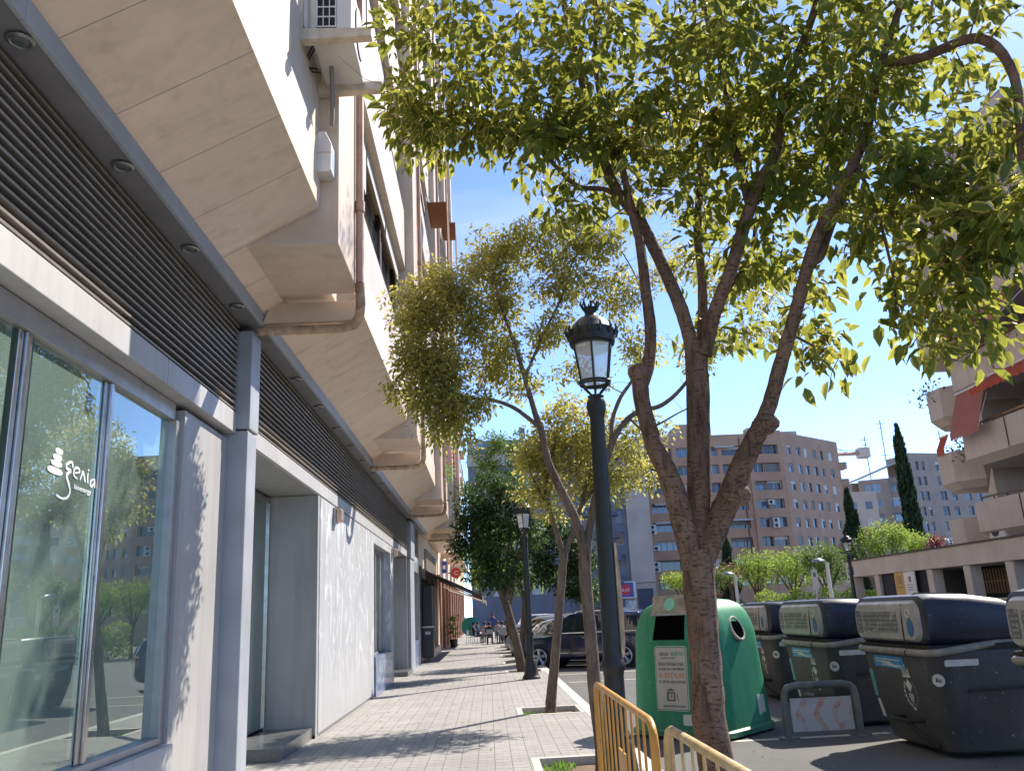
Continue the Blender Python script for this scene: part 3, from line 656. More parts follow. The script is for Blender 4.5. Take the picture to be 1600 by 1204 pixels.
# black display cabinet by the dark shop, awning, round sign, blue sign
cb = thing('menu_cabinet', 'black box cabinet standing against the black shopfront', 'cabinet', (-2.40, 34.6, 0))
MB().box(-.22, .22, -.35, .35, .18, 1.35).build('cabinet_body', MATS['black_shopfront'], cb, bevel=.02); MB().box(-.20, .20, -.33, .33, 1.36, 2.9).build('upper_case', MATS['black_shopfront'], cb, bevel=.03)
MB().box(-.1, .1, -.358, -.352, 1.05, 1.16).build('plate', M_FRAME, cb); MB().box(-.23, .23, -.36, .36, 1.30, 1.36).build('ledge', M_FRAME, cb)
aw = thing('awning', 'brown and cream striped awning sloping out from the far shopfront', 'awning', (-2.6, 41, 3.6))
M_AWN = stripes('awning_stripes', (.17, .11, .075), (.42, .36, .28), 1, .55, .5, trans=.25)
m = MB(); m.quad((0, -5, 0), (0, 5.5, 0), (2.35, 5.5, -1.12), (2.35, -5, -1.12)); m.quad((0, -5, .012), (0, 5.5, .012), (2.35, 5.5, -1.108), (2.35, -5, -1.108)); m.build('canopy', M_AWN, aw)
m = MB(); m.box(2.345, 2.36, -5, 5.5, -1.38, -1.10); m.build('valance', M_AWN, aw)
for y in (-5, 0, 5.45): MB().tube([(.02, y, -.04), (1.2, y, -.62), (2.34, y, -1.15)], .03, 6).build('arm', MATS['black_shopfront'], aw)
aw2 = thing('awning', 'pale cream awning beyond the striped one over the cafe tables', 'awning', (-2.55, 53, 3.35))
M_AWN2 = cloth('awning_cream', (.62, .52, .42)); m = MB(); m.quad((0, -4, 0), (0, 5, 0), (2.4, 5, -.85), (2.4, -4, -.85)); m.box(2.39, 2.41, -4, 5, -1.1, -.84); m.build('canopy', M_AWN2, aw2)
for y in (-3.9, 4.9): MB().tube([(.02, y, -.05), (2.38, y, -.9)], .025, 6).build('arm', M_FRAME, aw2)
rs = thing('round_sign', 'round red shop sign with a white ring letter projecting over the pavement', 'sign', (-2.5, 55, 4.36))
M_RED = mat('sign_red', (.45, .03, .025), .4, .08); M_SW = mat('sign_white', (.75, .72, .68), .5, .05)
MB().disc((.5, -.05, 0), (0, 1, 0), .33, 28, .1).build('disc', M_RED, rs); MB().box(0, .2, -.02, .02, -.03, .03).build('bracket', M_DARK, rs)
text('letter', 'C', .36, M_SW, rs, (.375, -.054, -.125), (1, 0, 0), (0, 0, 1))
bs = thing('blue_sign', 'small blue shop sign on the wall above the awning', 'sign', (-2.5, 47.5, 4.3))
MB().box(0, .28, -.05, .05, -.3, .35).build('board', mat('sign_blue', (.03, .07, .30), .4, .1), bs, bevel=.02); MB().box(.06, .22, -.056, -.052, -.08, .12).build('emblem', M_SW, bs)
for i, (y, z, l) in enumerate(((22.0, 12.7, 'nearer orange brown drop awning high on the left facade'), (31.0, 16.5, 'farther orange brown drop awning high on the left facade'))):
    da = thing('drop_awning', l, 'awning', (-1.28, y, z)); M_DA = cloth('awning_rust', (.30, .165, .10), .4)
    m = MB().box(0, .55, -.8, .8, 0, .02).box(.53, .55, -.8, .8, -1.7, -.002); m.build('cloth', M_DA, da); MB().box(-.02, .06, -.85, .85, .03, .15).build('casing', M_SW, da)
# red geraniums on a far balcony
gq = np.array([(-1.25 + random.gauss(0, .12), 29.5 + random.gauss(0, .25), 6.9 + random.gauss(0, .22)) for _ in range(160)])
gt = thing('balcony_plant', 'red flowering plant hanging from the first-floor balcony', 'plant', (-1.28, 29.5, 6.5))
leaf_mesh('leaves', gq - [0, 0, .25], rng.normal(size=(160, 3)), rng.normal(size=(160, 3)), rng.uniform(.06, .12, 160), .6, M_GRASS, gt, (-1.28, 29.5, 6.5), 1)
leaf_mesh('flowers', gq[:70] + [0.08, 0, .12], rng.normal(size=(70, 3)), rng.normal(size=(70, 3)), rng.uniform(.05, .10, 70), .8, leafmat('petal', (.5, .02, .05), (.7, .03, .08), trans=.3), gt, (-1.28, 29.5, 6.5), 1)

# ---------------------------------------------------------------- second building along the pavement
M_PEACH = mat('peach_render', (.60, .45, .34), .85, .12, 1.2, .2, 60); M_TERR = mat('terracotta_tile', (.31, .15, .095), .55, .25, 5)
tb = thing('terraced_building', 'peach rendered building with terracotta ground floor pillars beyond the awning', 'building', (-2.65, 66, 0))
def B2(name, m, mb, parent=tb, **k): o = mb.build(name, m, parent, world=True, **k); subbase(o, parent); return o
B2('wall', M_PEACH, MB().box(-15, -2.62, 46.05, 95, 3.9, 24).box(-15, -3.4, 46.05, 95, 0, 3.89))
for y in np.arange(46.6, 94, 4.0): B2('pillar', M_TERR, MB().box(-3.4, -2.52, y, y + .9, 0, 3.88), bevel=.01)
for y in np.arange(47.5, 90, 4.0):
    s = B2('shop_window', M_BROWNM, MB().box(-3.3, -3.2, y, y + .12, 0, 3.8).box(-3.3, -3.2, y + 2.98, y + 3.1, 0, 3.8).box(-3.3, -3.2, y + .12, y + 2.98, 3.0, 3.8)); B2('pane', MATS['shop_dark_glass'], MB().box(-3.26, -3.25, y + .12, y + 2.98, .05, 3.0), s)
for k in range(6):
    for y in (49, 55, 61, 67):
        z = 5.2 + k*3.1; b_ = B2('balcony', M_PEACH, MB().box(-2.6, -1.55, y, y + 3.4, z - .1, z + .05)); B2('railing', M_DARK, MB().box(-1.6, -1.57, y, y + 3.4, z + .05, z + 1.0), b_)
        w = B2('window', M_BROWNM, MB().box(-2.61, -2.58, y + .6, y + 2.8, z + .05, z + 2.3)); B2('pane', M_WGL, MB().box(-2.578, -2.572, y + .7, y + 2.7, z + .1, z + 2.2), w)
# ---------------------------------------------------------------- street trees
M_BARK = barkmat('bark'); M_BARK2 = barkmat('bark_grey', (.115, .085, .065), (.22, .165, .125)); M_BARKD = barkmat('bark_dark', (.09, .065, .05), (.17, .125, .09))
M_LEAF1 = leafmat('leaf_variegated', (.014, .050, .010), (.080, .160, .030), (.70, .57, .17), .92, .52, (.62, .60, .09))  # dark green deepened to read as shaded leaves; yellow margin is the variegation
M_LEAF2 = leafmat('leaf_variegated_fine', (.11, .16, .035), (.32, .31, .075), (.76, .66, .26), .95, .56, (.74, .66, .15))
M_LEAFD = leafmat('leaf_dark', (.016, .045, .013), (.042, .095, .02), None, 0, .26, (.12, .22, .03), .6)
M_LEAFY = leafmat('leaf_lime', (.13, .22, .03), (.27, .37, .06), None, 0, .48, (.48, .58, .08), .65)
M_LEAFG = leafmat('leaf_green', (.05, .105, .02), (.12, .20, .035), None, 0, .40, (.22, .34, .05), .62)
def px(pts, Y=None):
    return [at(u, v, y) for u, v, y in (pts if Y is None else [(p[0], p[1], Y) for p in pts])]
# main tree in the foreground: limbs follow the photographed ones
Y0 = 4.3; k = Y0 / F_PX
base = (1.085, 4.3, -0.085)
trunk = [(1.10, 4.3, -.12), (1.09, 4.3, .35)] + px([(1112, 1150, 4.3), (1104, 1060, 4.3), (1098, 980, 4.3), (1092, 905, 4.3), (1091, 860, 4.3)])
limbs = [(trunk, [.115, .098, .094, .088, .086, .092, .098])]
limbs.append((px([(1093, 900, 4.3), (1092, 840, 4.3), (1092, 740, 4.3), (1091, 640, 4.32), (1088, 565, 4.35), (1084, 535, 4.35)]), [.075, .073, .070, .070, .066, .058]))
limbs.append((px([(1086, 555, 4.34), (1070, 500, 4.36), (1051, 450, 4.4), (1002, 349, 4.5), (957, 285, 4.6), (924, 187, 4.7), (909, 124, 4.8), (885, 20, 4.9), (850, -120, 5.1), (800, -330, 5.3)]), [.05, .046, .044, .042, .038, .034, .03, .026, .02, .012]))
limbs.append((px([(1094, 560, 4.36), (1098, 500, 4.45), (1097, 435, 4.5), (1090, 356, 4.6), (1097, 262, 4.8), (1101, 200, 4.9), (1085, 60, 5.0), (1090, -150, 5.1)]), [.042, .034, .031, .029, .025, .022, .018, .01]))
limbs.append((px([(1100, 555, 4.33), (1116, 490, 4.3), (1139, 430, 4.25), (1165, 345, 4.2), (1187, 285, 4.15), (1210, 244, 4.1), (1227, 165, 4.05), (1244, 94, 4.0), (1270, 25, 3.9), (1310, -120, 3.8), (1360, -330, 3.7)]), [.05, .044, .042, .04, .036, .034, .030, .026, .024, .018, .01]))
limbs.append((px([(1172, 325, 4.2), (1145, 210, 4.3), (1128, 100, 4.4), (1102, 20, 4.5), (1070, -120, 4.6)]), [.03, .026, .024, .02, .012]))
limbs.append((px([(1084, 890, 4.28), (1070, 830, 4.25), (1062, 798, 4.23), (1046, 745, 4.2), (1022, 695, 4.2), (1004, 632, 4.2), (1000, 590, 4.2)]), [.06, .066, .066, .060, .052, .046, .05]))
limbs.append((px([(1002, 600, 4.2), (1014, 566, 4.22), (1016, 510, 4.25), (1008, 445, 4.3), (1000, 380, 4.4), (992, 350, 4.4), (972, 262, 4.5), (950, 200, 4.6), (930, 90, 4.6), (940, -100, 4.6)]), [.044, .037, .035, .033, .031, .028, .025, .022, .018, .01]))
limbs.append((px([(1096, 890, 4.3), (1118, 825, 4.26), (1140, 775, 4.2), (1158, 730, 4.15), (1176, 692, 4.1), (1190, 664, 4.08)]), [.06, .072, .070, .062, .056, .054]))
limbs.append((px([(1186, 672, 4.08), (1203, 630, 4.06), (1222, 560, 4.0), (1243, 490, 3.95), (1264, 410, 3.9), (1288, 345, 3.85), (1330, 262, 3.8), (1352, 212, 3.75), (1380, 90, 3.6), (1430, -60, 3.5), (1480, -250, 3.4)]), [.05, .043, .041, .038, .036, .034, .030, .026, .022, .016, .01]))
limbs.append((px([(1262, 410, 3.9), (1282, 400, 3.9), (1300, 350, 3.95), (1335, 270, 4.0), (1342, 180, 4.1), (1330, 60, 4.2)]), [.026, .026, .022, .018, .014, .008]))
limbs.append((px([(1012, 360, 4.5), (955, 300, 4.6), (905, 292, 4.6), (870, 262, 4.65), (835, 225, 4.7), (775, 200, 4.8), (700, 150, 4.9)]), [.022, .018, .017, .015, .012, .01, .006]))
limbs.append((px([(1122, 470, 4.3), (1170, 405, 4.5), (1182, 330, 4.6)]), [.016, .013, .008]))
limbs.append((px([(1378, 100, 3.6), (1440, 90, 3.4), (1530, 60, 3.2), (1585, 120, 3.1), (1600, 260, 3.05), (1640, 330, 3.0)]), [.022, .026, .026, .024, .018, .01]))
limbs.append((px([(1345, 230, 3.75), (1400, 260, 3.6), (1450, 330, 3.5), (1490, 430, 3.45), (1520, 500, 3.4)]), [.016, .013, .011, .008, .005]))
limbs.append((px([(1335, 250, 3.8), (1370, 330, 3.7), (1395, 430, 3.65), (1400, 490, 3.65)]), [.013, .010, .007, .004]))
limbs.append((px([(1233, 520, 4.0), (1270, 540, 4.1), (1310, 560, 4.2)]), [.010, .007, .004]))
limbs = [(p_, [r_*.88 for r_ in q_]) for p_, q_ in limbs]
bl = []
def blob(u, v, y, n, rx=.34, ry=.6, rz=.24): bl.append((tuple(at(u, v, y)), (rx, ry, rz), n))
for i, u in enumerate(range(650, 1640, 90)):
    blob(u, 150, 4.6 - .0011*(u-650), 19 if u < 1350 else 10, .26, .7, .22); blob(u, 30, 4.5 - .0011*(u-650), 21 if u < 1350 else 14, .3, .9, .26)
    blob(u, -130, 4.5 - .001*(u-650), 13, .34, 1.0, .34); blob(u, -330, 4.5, 6, .38, 1.1, .42)
    if u in (740, 920, 1100, 1280, 1460): blob(u, -560, 4.5, 6, .5, 1.0, .45)
for u, v, y, n in ((690, 225, 4.7, 12), (760, 195, 4.7, 18), (830, 225, 4.6, 18), (890, 190, 4.5, 18), (960, 215, 4.5, 16), (1040, 205, 4.5, 16), (1110, 225, 4.4, 16), (1180, 210, 4.3, 16), (1260, 215, 4.2, 16), (1330, 200, 3.9, 16), (640, 165, 4.7, 14)):
    blob(u, v, y, n, .22, .45, .14)
for u, v, y, n in ((880, 310, 4.6, 4), (930, 325, 4.5, 6), (885, 360, 4.6, 3), (1010, 270, 4.4, 7), (1060, 300, 4.4, 7), (1125, 320, 4.4, 7), (1200, 330, 4.3, 8), (1250, 290, 4.2, 9), (1310, 300, 4.0, 8), (1100, 385, 4.4, 4), (1090, 400, 4.5, 3), (1180, 400, 4.5, 6), (1230, 395, 4.3, 7),
                   (1150, 450, 4.6, 4), (1120, 520, 4.6, 5), (1210, 500, 4.5, 4), (1255, 500, 4.2, 5), (1285, 545, 4.2, 6), (1315, 575, 4.2, 2), (1350, 360, 3.8, 8), (1250, 440, 4.2, 4)):
    blob(u, v, y, n, .13, .3, .10)
for u, v, y, n in ((1390, 250, 3.6, 18), (1440, 280, 3.5, 20), (1500, 250, 3.4, 22), (1570, 260, 3.3, 22), (1620, 300, 3.2, 18), (1420, 350, 3.55, 14), (1480, 360, 3.4, 18), (1540, 370, 3.3, 20), (1600, 380, 3.2, 18), (1440, 430, 3.5, 9), (1500, 440, 3.4, 13), (1560, 450, 3.3, 12), (1610, 440, 3.2, 10),
                   (1480, 510, 3.4, 7), (1540, 500, 3.35, 4), (1470, 565, 3.4, 3), (1395, 440, 3.6, 6), (1420, 505, 3.6, 2), (1590, 520, 3.2, 3), (1400, 330, 3.6, 10)):
    blob(u, v, y, max(2, int(n*.5)), .18, .4, .13)
tree('street_tree', 'forked tree with variegated leaves behind the yellow barriers, nearest and largest', 'tree', base, limbs, bl, M_BARK, M_LEAF1,
     leaf=.092, ratio=.52, per=15, group='street trees along the kerb', knobs=[(tuple(at(998, 583, 4.2)), .058), (tuple(at(1196, 662, 4.06)), .062), (tuple(at(1149, 772, 4.17)), .073), (tuple(at(1202, 660, 4.05)), .05)], twig=.0032, bare=150)

# second tree, between lamp post and barrier
Y1 = 10.1; base = (1.13, 10.1, -.085)
limbs = [([(1.20, 10.1, -.12), (1.205, 10.1, .2)] + px([(930, 1080, 10.1), (922, 980, 10.1), (914, 890, 10.1), (915, 845, 10.1)]), [.10, .088, .080, .070, .075, .08])]
limbs.append((px([(913, 862, 10.1), (901, 815, 10.1), (874, 760, 10.05), (856, 719, 10.0), (846, 675, 10.0), (836, 645, 10.0), (823, 600, 9.9), (805, 540, 9.9), (780, 470, 9.9), (770, 420, 9.9)]), [.06, .055, .05, .046, .042, .036, .030, .024, .018, .01]))
limbs.append((px([(840, 665, 10.0), (805, 638, 9.9), (770, 625, 9.8), (725, 620, 9.7), (690, 600, 9.7), (650, 560, 9.6)]), [.028, .025, .022, .019, .014, .009]))
limbs.append((px([(917, 855, 10.1), (928, 790, 10.15), (940, 745, 10.2), (957, 690, 10.2), (974, 662, 10.2), (997, 643, 10.25), (1035, 632, 10.3), (1070, 600, 10.4), (1110, 540, 10.5), (1130, 470, 10.5)]), [.055, .05, .045, .042, .036, .032, .028, .024, .016, .008]))
limbs.append((px([(955, 690, 10.2), (957, 655, 10.2), (970, 620, 10.2), (990, 590, 10.2), (1010, 540, 10.2), (1000, 450, 10.2), (970, 390, 10.2)]), [.028, .026, .024, .02, .017, .012, .007]))
limbs.append((px([(820, 590, 9.9), (850, 520, 10.0), (880, 460, 10.1), (900, 400, 10.1), (950, 370, 10.2)]), [.02, .018, .014, .01, .006]))
limbs.append((px([(985, 655, 10.25), (1010, 670, 10.3), (1060, 645, 10.4), (1085, 632, 10.4)]), [.016, .014, .01, .006]))
bl = []
def blob(u, v, y, n, rx=.4, ry=.5, rz=.35): bl.append((tuple(at(u, v, y)), (rx, ry, rz), int(n*(1.55 if u < 745 else 2.3))))
for u, v, n, rx, rz in ((690, 450, 30, .30, .25), (650, 490, 34, .28, .30), (715, 500, 38, .35, .3), (640, 560, 22, .26, .24), (690, 570, 34, .35, .25), (655, 620, 26, .32, .2), (720, 640, 22, .3, .18), (690, 665, 12, .3, .14), (770, 560, 22, .3, .3),
                        (760, 430, 16, .3, .3), (780, 390, 14, .3, .22), (830, 380, 17, .35, .25), (890, 370, 17, .35, .25), (940, 380, 13, .3, .2), (860, 440, 18, .45, .3), (780, 490, 15, .35, .3), (930, 440, 14, .4, .25), (970, 470, 8, .3, .25), (860, 520, 12, .4, .25), (820, 600, 6, .3, .2), (900, 580, 5, .3, .2),
                        (1000, 540, 8, .3, .25), (1060, 420, 10, .3, .25), (1130, 440, 12, .35, .25), (1190, 450, 9, .3, .25), (1160, 520, 8, .3, .2), (1090, 560, 6, .25, .2), (1220, 520, 4, .2, .15), (720, 690, 6, .25, .12)):
    blob(u, v, 9.75 if u < 740 else 10.1, n, rx*1.15, .5 if u > 740 else .34, rz*1.15)
for u, v, y, n in ((1000, 300, 11.8, 16), (1070, 250, 12, 16), (1060, 340, 12.4, 14), (950, 260, 11.5, 16), (1150, 320, 12.5, 12), (1010, 180, 12, 16), (900, 290, 11.3, 12), (1120, 160, 12.4, 14), (1080, 60, 12.2, 14), (980, 80, 12, 12)):
    bl.append((tuple(at(u, v, y)), (.6, 1.0, .5), n))
tree('street_tree', 'fine-leaved golden tree leaning behind the near lamp post, touching the facade', 'tree', base, limbs, bl, M_BARK2, M_LEAF2,
     leaf=.070, ratio=.46, per=38, group='street trees along the kerb', twig=.004, spread=.14, droop=.2, bare=260)
# third tree
base = (1.0, 15.8, -.085)
limbs = [([(1.02, 15.8, -.12)] + px([(861, 1095, 15.8), (866, 1040, 15.8), (873, 960, 15.8), (879, 890, 15.8), (881, 862, 15.8)]), [.12, .098, .085, .078, .075, .08])]
limbs.append((px([(880, 870, 15.8), (872, 838, 15.8), (862, 806, 15.8), (858, 785, 15.8), (852, 760, 15.8), (862, 720, 15.8), (870, 670, 15.8)]), [.06, .05, .045, .04, .035, .028, .015]))
limbs.append((px([(882, 868, 15.8), (893, 835, 15.8), (905, 800, 15.8), (915, 760, 15.8), (930, 700, 15.8)]), [.055, .045, .04, .03, .015]))
limbs.append((px([(908, 790, 15.8), (935, 755, 15.9), (965, 715, 16), (1000, 680, 16.1)]), [.035, .026, .018, .009]))
limbs.append((px([(858, 800, 15.8), (845, 770, 15.7), (830, 740, 15.7), (820, 700, 15.6)]), [.03, .024, .018, .01]))
bl = []
for u, v, n, rx, rz in ((880, 670, 40, .65, .4), (850, 700, 34, .5, .4), (910, 700, 34, .5, .4), (860, 740, 30, .6, .35), (900, 760, 24, .5, .3), (835, 770, 16, .45, .25), (930, 740, 16, .35, .3), (890, 640, 18, .4, .25), (825, 720, 18, .4, .3), (870, 800, 10, .5, .2), (965, 690, 18, .4, .35), (985, 735, 20, .4, .4), (960, 760, 18, .4, .3), (1010, 740, 12, .4, .35), (1020, 690, 9, .4, .35), (940, 650, 12, .4, .3), (1000, 650, 8, .4, .3)):
    bl.append((tuple(at(u, v, 15.8)), (rx, .8, rz), n))
tree('street_tree', 'golden fine-leaved tree with a slim pale trunk in the middle pavement pit', 'tree', base, limbs, bl, M_BARK2, M_LEAF2,
     leaf=.10, ratio=.46, per=34, group='street trees along the kerb', twig=.005, spread=.2, droop=.15, bare=240)
# dark and mixed trees further along
def far_tree(label, X, Y, lean, blobs, lm, fork=2.1, leaf=.15, per=30, hgt=5.0, r=.1, name='street_tree', group='street trees along the kerb', cat='tree'):
    top = Vector((X + lean, Y, fork)); limbs = [([(X, Y, -.12), (X + lean*.4, Y, fork*.45), tuple(top)], [r*1.2, r, r*.9])]
    for a in (-.5, .3, .8, -.9):
        limbs.append(([tuple(top - Vector((0, 0, .1))), (top.x + a*.55, Y + .3*math.sin(a*7), fork + (hgt-fork)*.4), (top.x + a*1.1, Y + .6*math.sin(a*5), fork + (hgt-fork)*.85)], [r*.65, r*.45, r*.15]))
    return tree(name, label, cat, (X, Y, -.085), limbs, blobs, M_BARKD, lm, leaf=leaf, ratio=.5, per=per, group=group, detail=1, twig=.006, spread=.26, droop=.2, bare=20)
def PB(Y, rows): return [(tuple(at(u, v, Y)), (rx, ry, rz), int(n*1.35)) for u, v, n, rx, ry, rz in rows]
far_tree('dense dark green tree just left of the second lamp post, its trunk leaning', 0.95, 26.6, -.45, PB(26.4, [(765, 760, 34, 1.0, 1, .6), (740, 800, 38, .8, 1, .6), (790, 800, 36, .9, 1, .6), (735, 850, 28, .6, .9, .5), (780, 860, 40, .9, 1, .55), (820, 830, 30, .8, 1, .6), (790, 905, 22, .8, 1, .4), (760, 900, 16, .6, .8, .35), (815, 770, 20, .7, .9, .5)]), M_LEAFD, r=.13)
far_tree('dark green bushy tree rising just right of the second lamp post', 1.1, 31.6, .25, PB(31, [(850, 830, 44, 1.0, 1, .6), (890, 850, 50, .8, 1, .6), (860, 890, 44, .9, 1, .5), (910, 880, 44, .6, 1, .6), (895, 920, 30, .8, 1, .35), (920, 925, 26, .5, .9, .3), (830, 870, 22, .6, 1, .5)]), M_LEAFD, r=.12)
far_tree('tall bright green tree crown showing above the dark trees', 1.0, 37.0, -.2, PB(37, [(790, 690, 34, 1.2, 1.2, .5), (760, 720, 26, .8, 1, .6), (820, 710, 28, .9, 1, .6), (790, 750, 36, 1.3, 1.2, .7), (740, 770, 18, .7, 1, .6), (780, 830, 30, 1.2, 1, .7), (745, 850, 15, .5, 1, .5)]), M_LEAFG, hgt=7)
far_tree('lime green tree half hidden behind the dark pavement trees', 0.9, 42.5, .1, PB(42.5, [(750, 870, 30, 1.2, 1.2, .7), (790, 880, 30, 1.3, 1.2, .6), (740, 900, 18, .8, 1, .5), (770, 840, 26, 1.2, 1.2, .7), (850, 900, 20, 1, 1, .5)]), M_LEAFY)
far_tree('farthest small green tree over the cafe tables', 1.0, 50.0, .1, PB(50, [(775, 900, 30, 1.5, 1.3, .8), (800, 890, 30, 1.3, 1.2, .8), (760, 880, 26, 1.2, 1.2, .9), (810, 915, 16, 1, 1, .5)]), M_LEAFG)

# ---------------------------------------------------------------- plaza trees, hedge and cypresses
def plaza_tree(label, u, vtop, vbot, Y, wpx, lm, n=120, leaf=.20, cat='tree', name='plaza_tree', group='trees of the plaza'):
    c = at(u, (vtop + vbot)/2, Y); zt = at(u, vtop, Y).z; zb = max(at(u, vbot, Y).z, 1.2); rx = wpx/2 * Y/F_PX
    bls = []; m = 7
    for i in range(m):
        a = 2*math.pi*i/m; bls.append(((c.x + .5*rx*math.cos(a), Y + .5*rx*math.sin(a), zb + (zt-zb)*random.uniform(.35, .72)), (rx*.55, rx*.55, (zt-zb)*.27), n//m))
    bls.append(((c.x, Y, zb + (zt-zb)*.75), (rx*.6, rx*.6, (zt-zb)*.25), n//5)); fk = zb*.8 + .3
    top = Vector((c.x, Y, fk)); limbs = [([(c.x, Y, ROAD), (c.x + .05, Y, fk*.5), tuple(top)], [.16, .13, .11])]
    for a in (0, 1.6, 3.1, 4.7): limbs.append(([tuple(top - Vector((0, 0, .1))), (c.x + .3*rx*math.cos(a), Y + .3*rx*math.sin(a), fk + (zt-fk)*.35), (c.x + .6*rx*math.cos(a), Y + .6*rx*math.sin(a), fk + (zt-fk)*.7)], [.08, .055, .02]))
    return tree(name, label, cat, (c.x, Y, ROAD), limbs, bls, M_BARKD, lm, leaf=leaf, ratio=.55, per=22, group=group, detail=1, twig=.012, spread=.42, droop=.1, bare=0)
plaza_tree('small lime tree seen left of the big trunk above the green container', 1065, 893, 932, 66, 62, M_LEAFY, 70)
plaza_tree('lime green tree peeping out right of the big trunk', 1122, 882, 935, 70, 70, M_LEAFG, 70)
plaza_tree('lime tree with reddish top left of the round-topped plaza trees', 1180, 856, 928, 64, 74, M_LEAFY, 110)
plaza_tree('round lime green tree in the middle of the plaza row', 1237, 858, 930, 66, 100, M_LEAFY, 150)
plaza_tree('broad bright tree at the right end of the plaza row beside the modern lamp', 1290, 848, 926, 62, 100, M_LEAFG, 160)
plaza_tree('bright green tree rising behind the pavilion left end', 1385, 812, 880, 62, 90, M_LEAFY, 150)
plaza_tree('yellow green tree behind the middle of the pavilion roof', 1440, 830, 880, 64, 66, M_LEAFY, 90)
plaza_tree('low dark green tree beside the plaza lamp behind the pavilion', 1335, 838, 890, 75, 60, M_LEAFD, 80)
plaza_tree('small purple-red leaved tree behind the pavilion roof', 1463, 836, 880, 60, 26, leafmat('leaf_purple', (.12, .02, .04), (.22, .04, .07), None, 0, .3, (.4, .06, .10)), 40)
plaza_tree('small dark red tree behind the big trunk', 1140, 882, 915, 74, 40, MATS['leaf_purple'], 40)
hg = thing('hedge', 'clipped pale green hedge under the plaza trees', 'hedge', (26, 60, ROAD))
hp = []
for _ in range(5200):
    X = random.uniform(18.6, 27.5); hp.append((X, 60 + random.gauss(0, .35), random.uniform(0, 2.25 + .2*math.sin(X*3))))
leaf_mesh('leaves', np.array(hp), rng.normal(size=(5200, 3)) + [0, 0, .4], rng.normal(size=(5200, 3)), rng.uniform(.12, .26, 5200), .6, M_LEAFY, hg, (26, 60, ROAD), 1)
def cypress(label, u, vtop, Y, wpx, forks):
    b = at(u + (830 - vtop)*.0, 840, Y); X = at(u, 880, Y).x; zt = at(u, vtop, Y).z; r0 = wpx/2*Y/F_PX
    t = thing('cypress', label, 'tree', (X, Y, ROAD), group='cypresses of the plaza')
    MB().tube([(0, 0, 0), (0, 0, zt*.5), (0, 0, zt*.8)], [.16, .1, .03], 8).build('trunk', M_BARKD, t, smooth=60)
    Ps = []; Ds = []
    for dx, hz, w in forks:
        H = zt * hz
        for _ in range(int(5200*w)):
            h = random.random() ** .8; z = .6 + (H - .6)*h; rr = r0*w*max(.03, (1 - h**2.6))*(.75 + .25*math.sin(h*23 + dx*9))*random.uniform(.72, 1.02); a = random.uniform(0, 6.283)
            Ps.append((X + dx + rr*math.cos(a), Y + rr*math.sin(a), z + ROAD)); Ds.append((math.cos(a)*.3, math.sin(a)*.3, 1.0))
    N = len(Ps); leaf_mesh('crown', np.array(Ps), np.array(Ds) + rng.normal(size=(N, 3))*.12, np.array(Ds)*[1, 1, 0] + rng.normal(size=(N, 3))*.3, rng.uniform(.25, .6, N), .33, M_CYP, t, (X, Y, ROAD), 1)
M_CYP = leafmat('leaf_cypress', (.018, .045, .022), (.04, .085, .038), None, 0, .18, (.06, .12, .04))
cypress('tall narrow dark cypress with a split tip in front of the far brown block', 1437, 664, 70, 40, ((0, 1.0, .8), (.25, .92, .55), (-.35, .93, .45)))
cypress('shorter dark cypress beside the brown apartment block', 1340, 765, 78, 36, ((0, 1.0, 1.0), (.5, .82, .5)))
cypress('dark cypress partly hidden behind the forked trunk', 1138, 843, 95, 34, ((0, 1.0, 1.0), (-.4, .8, .6)))
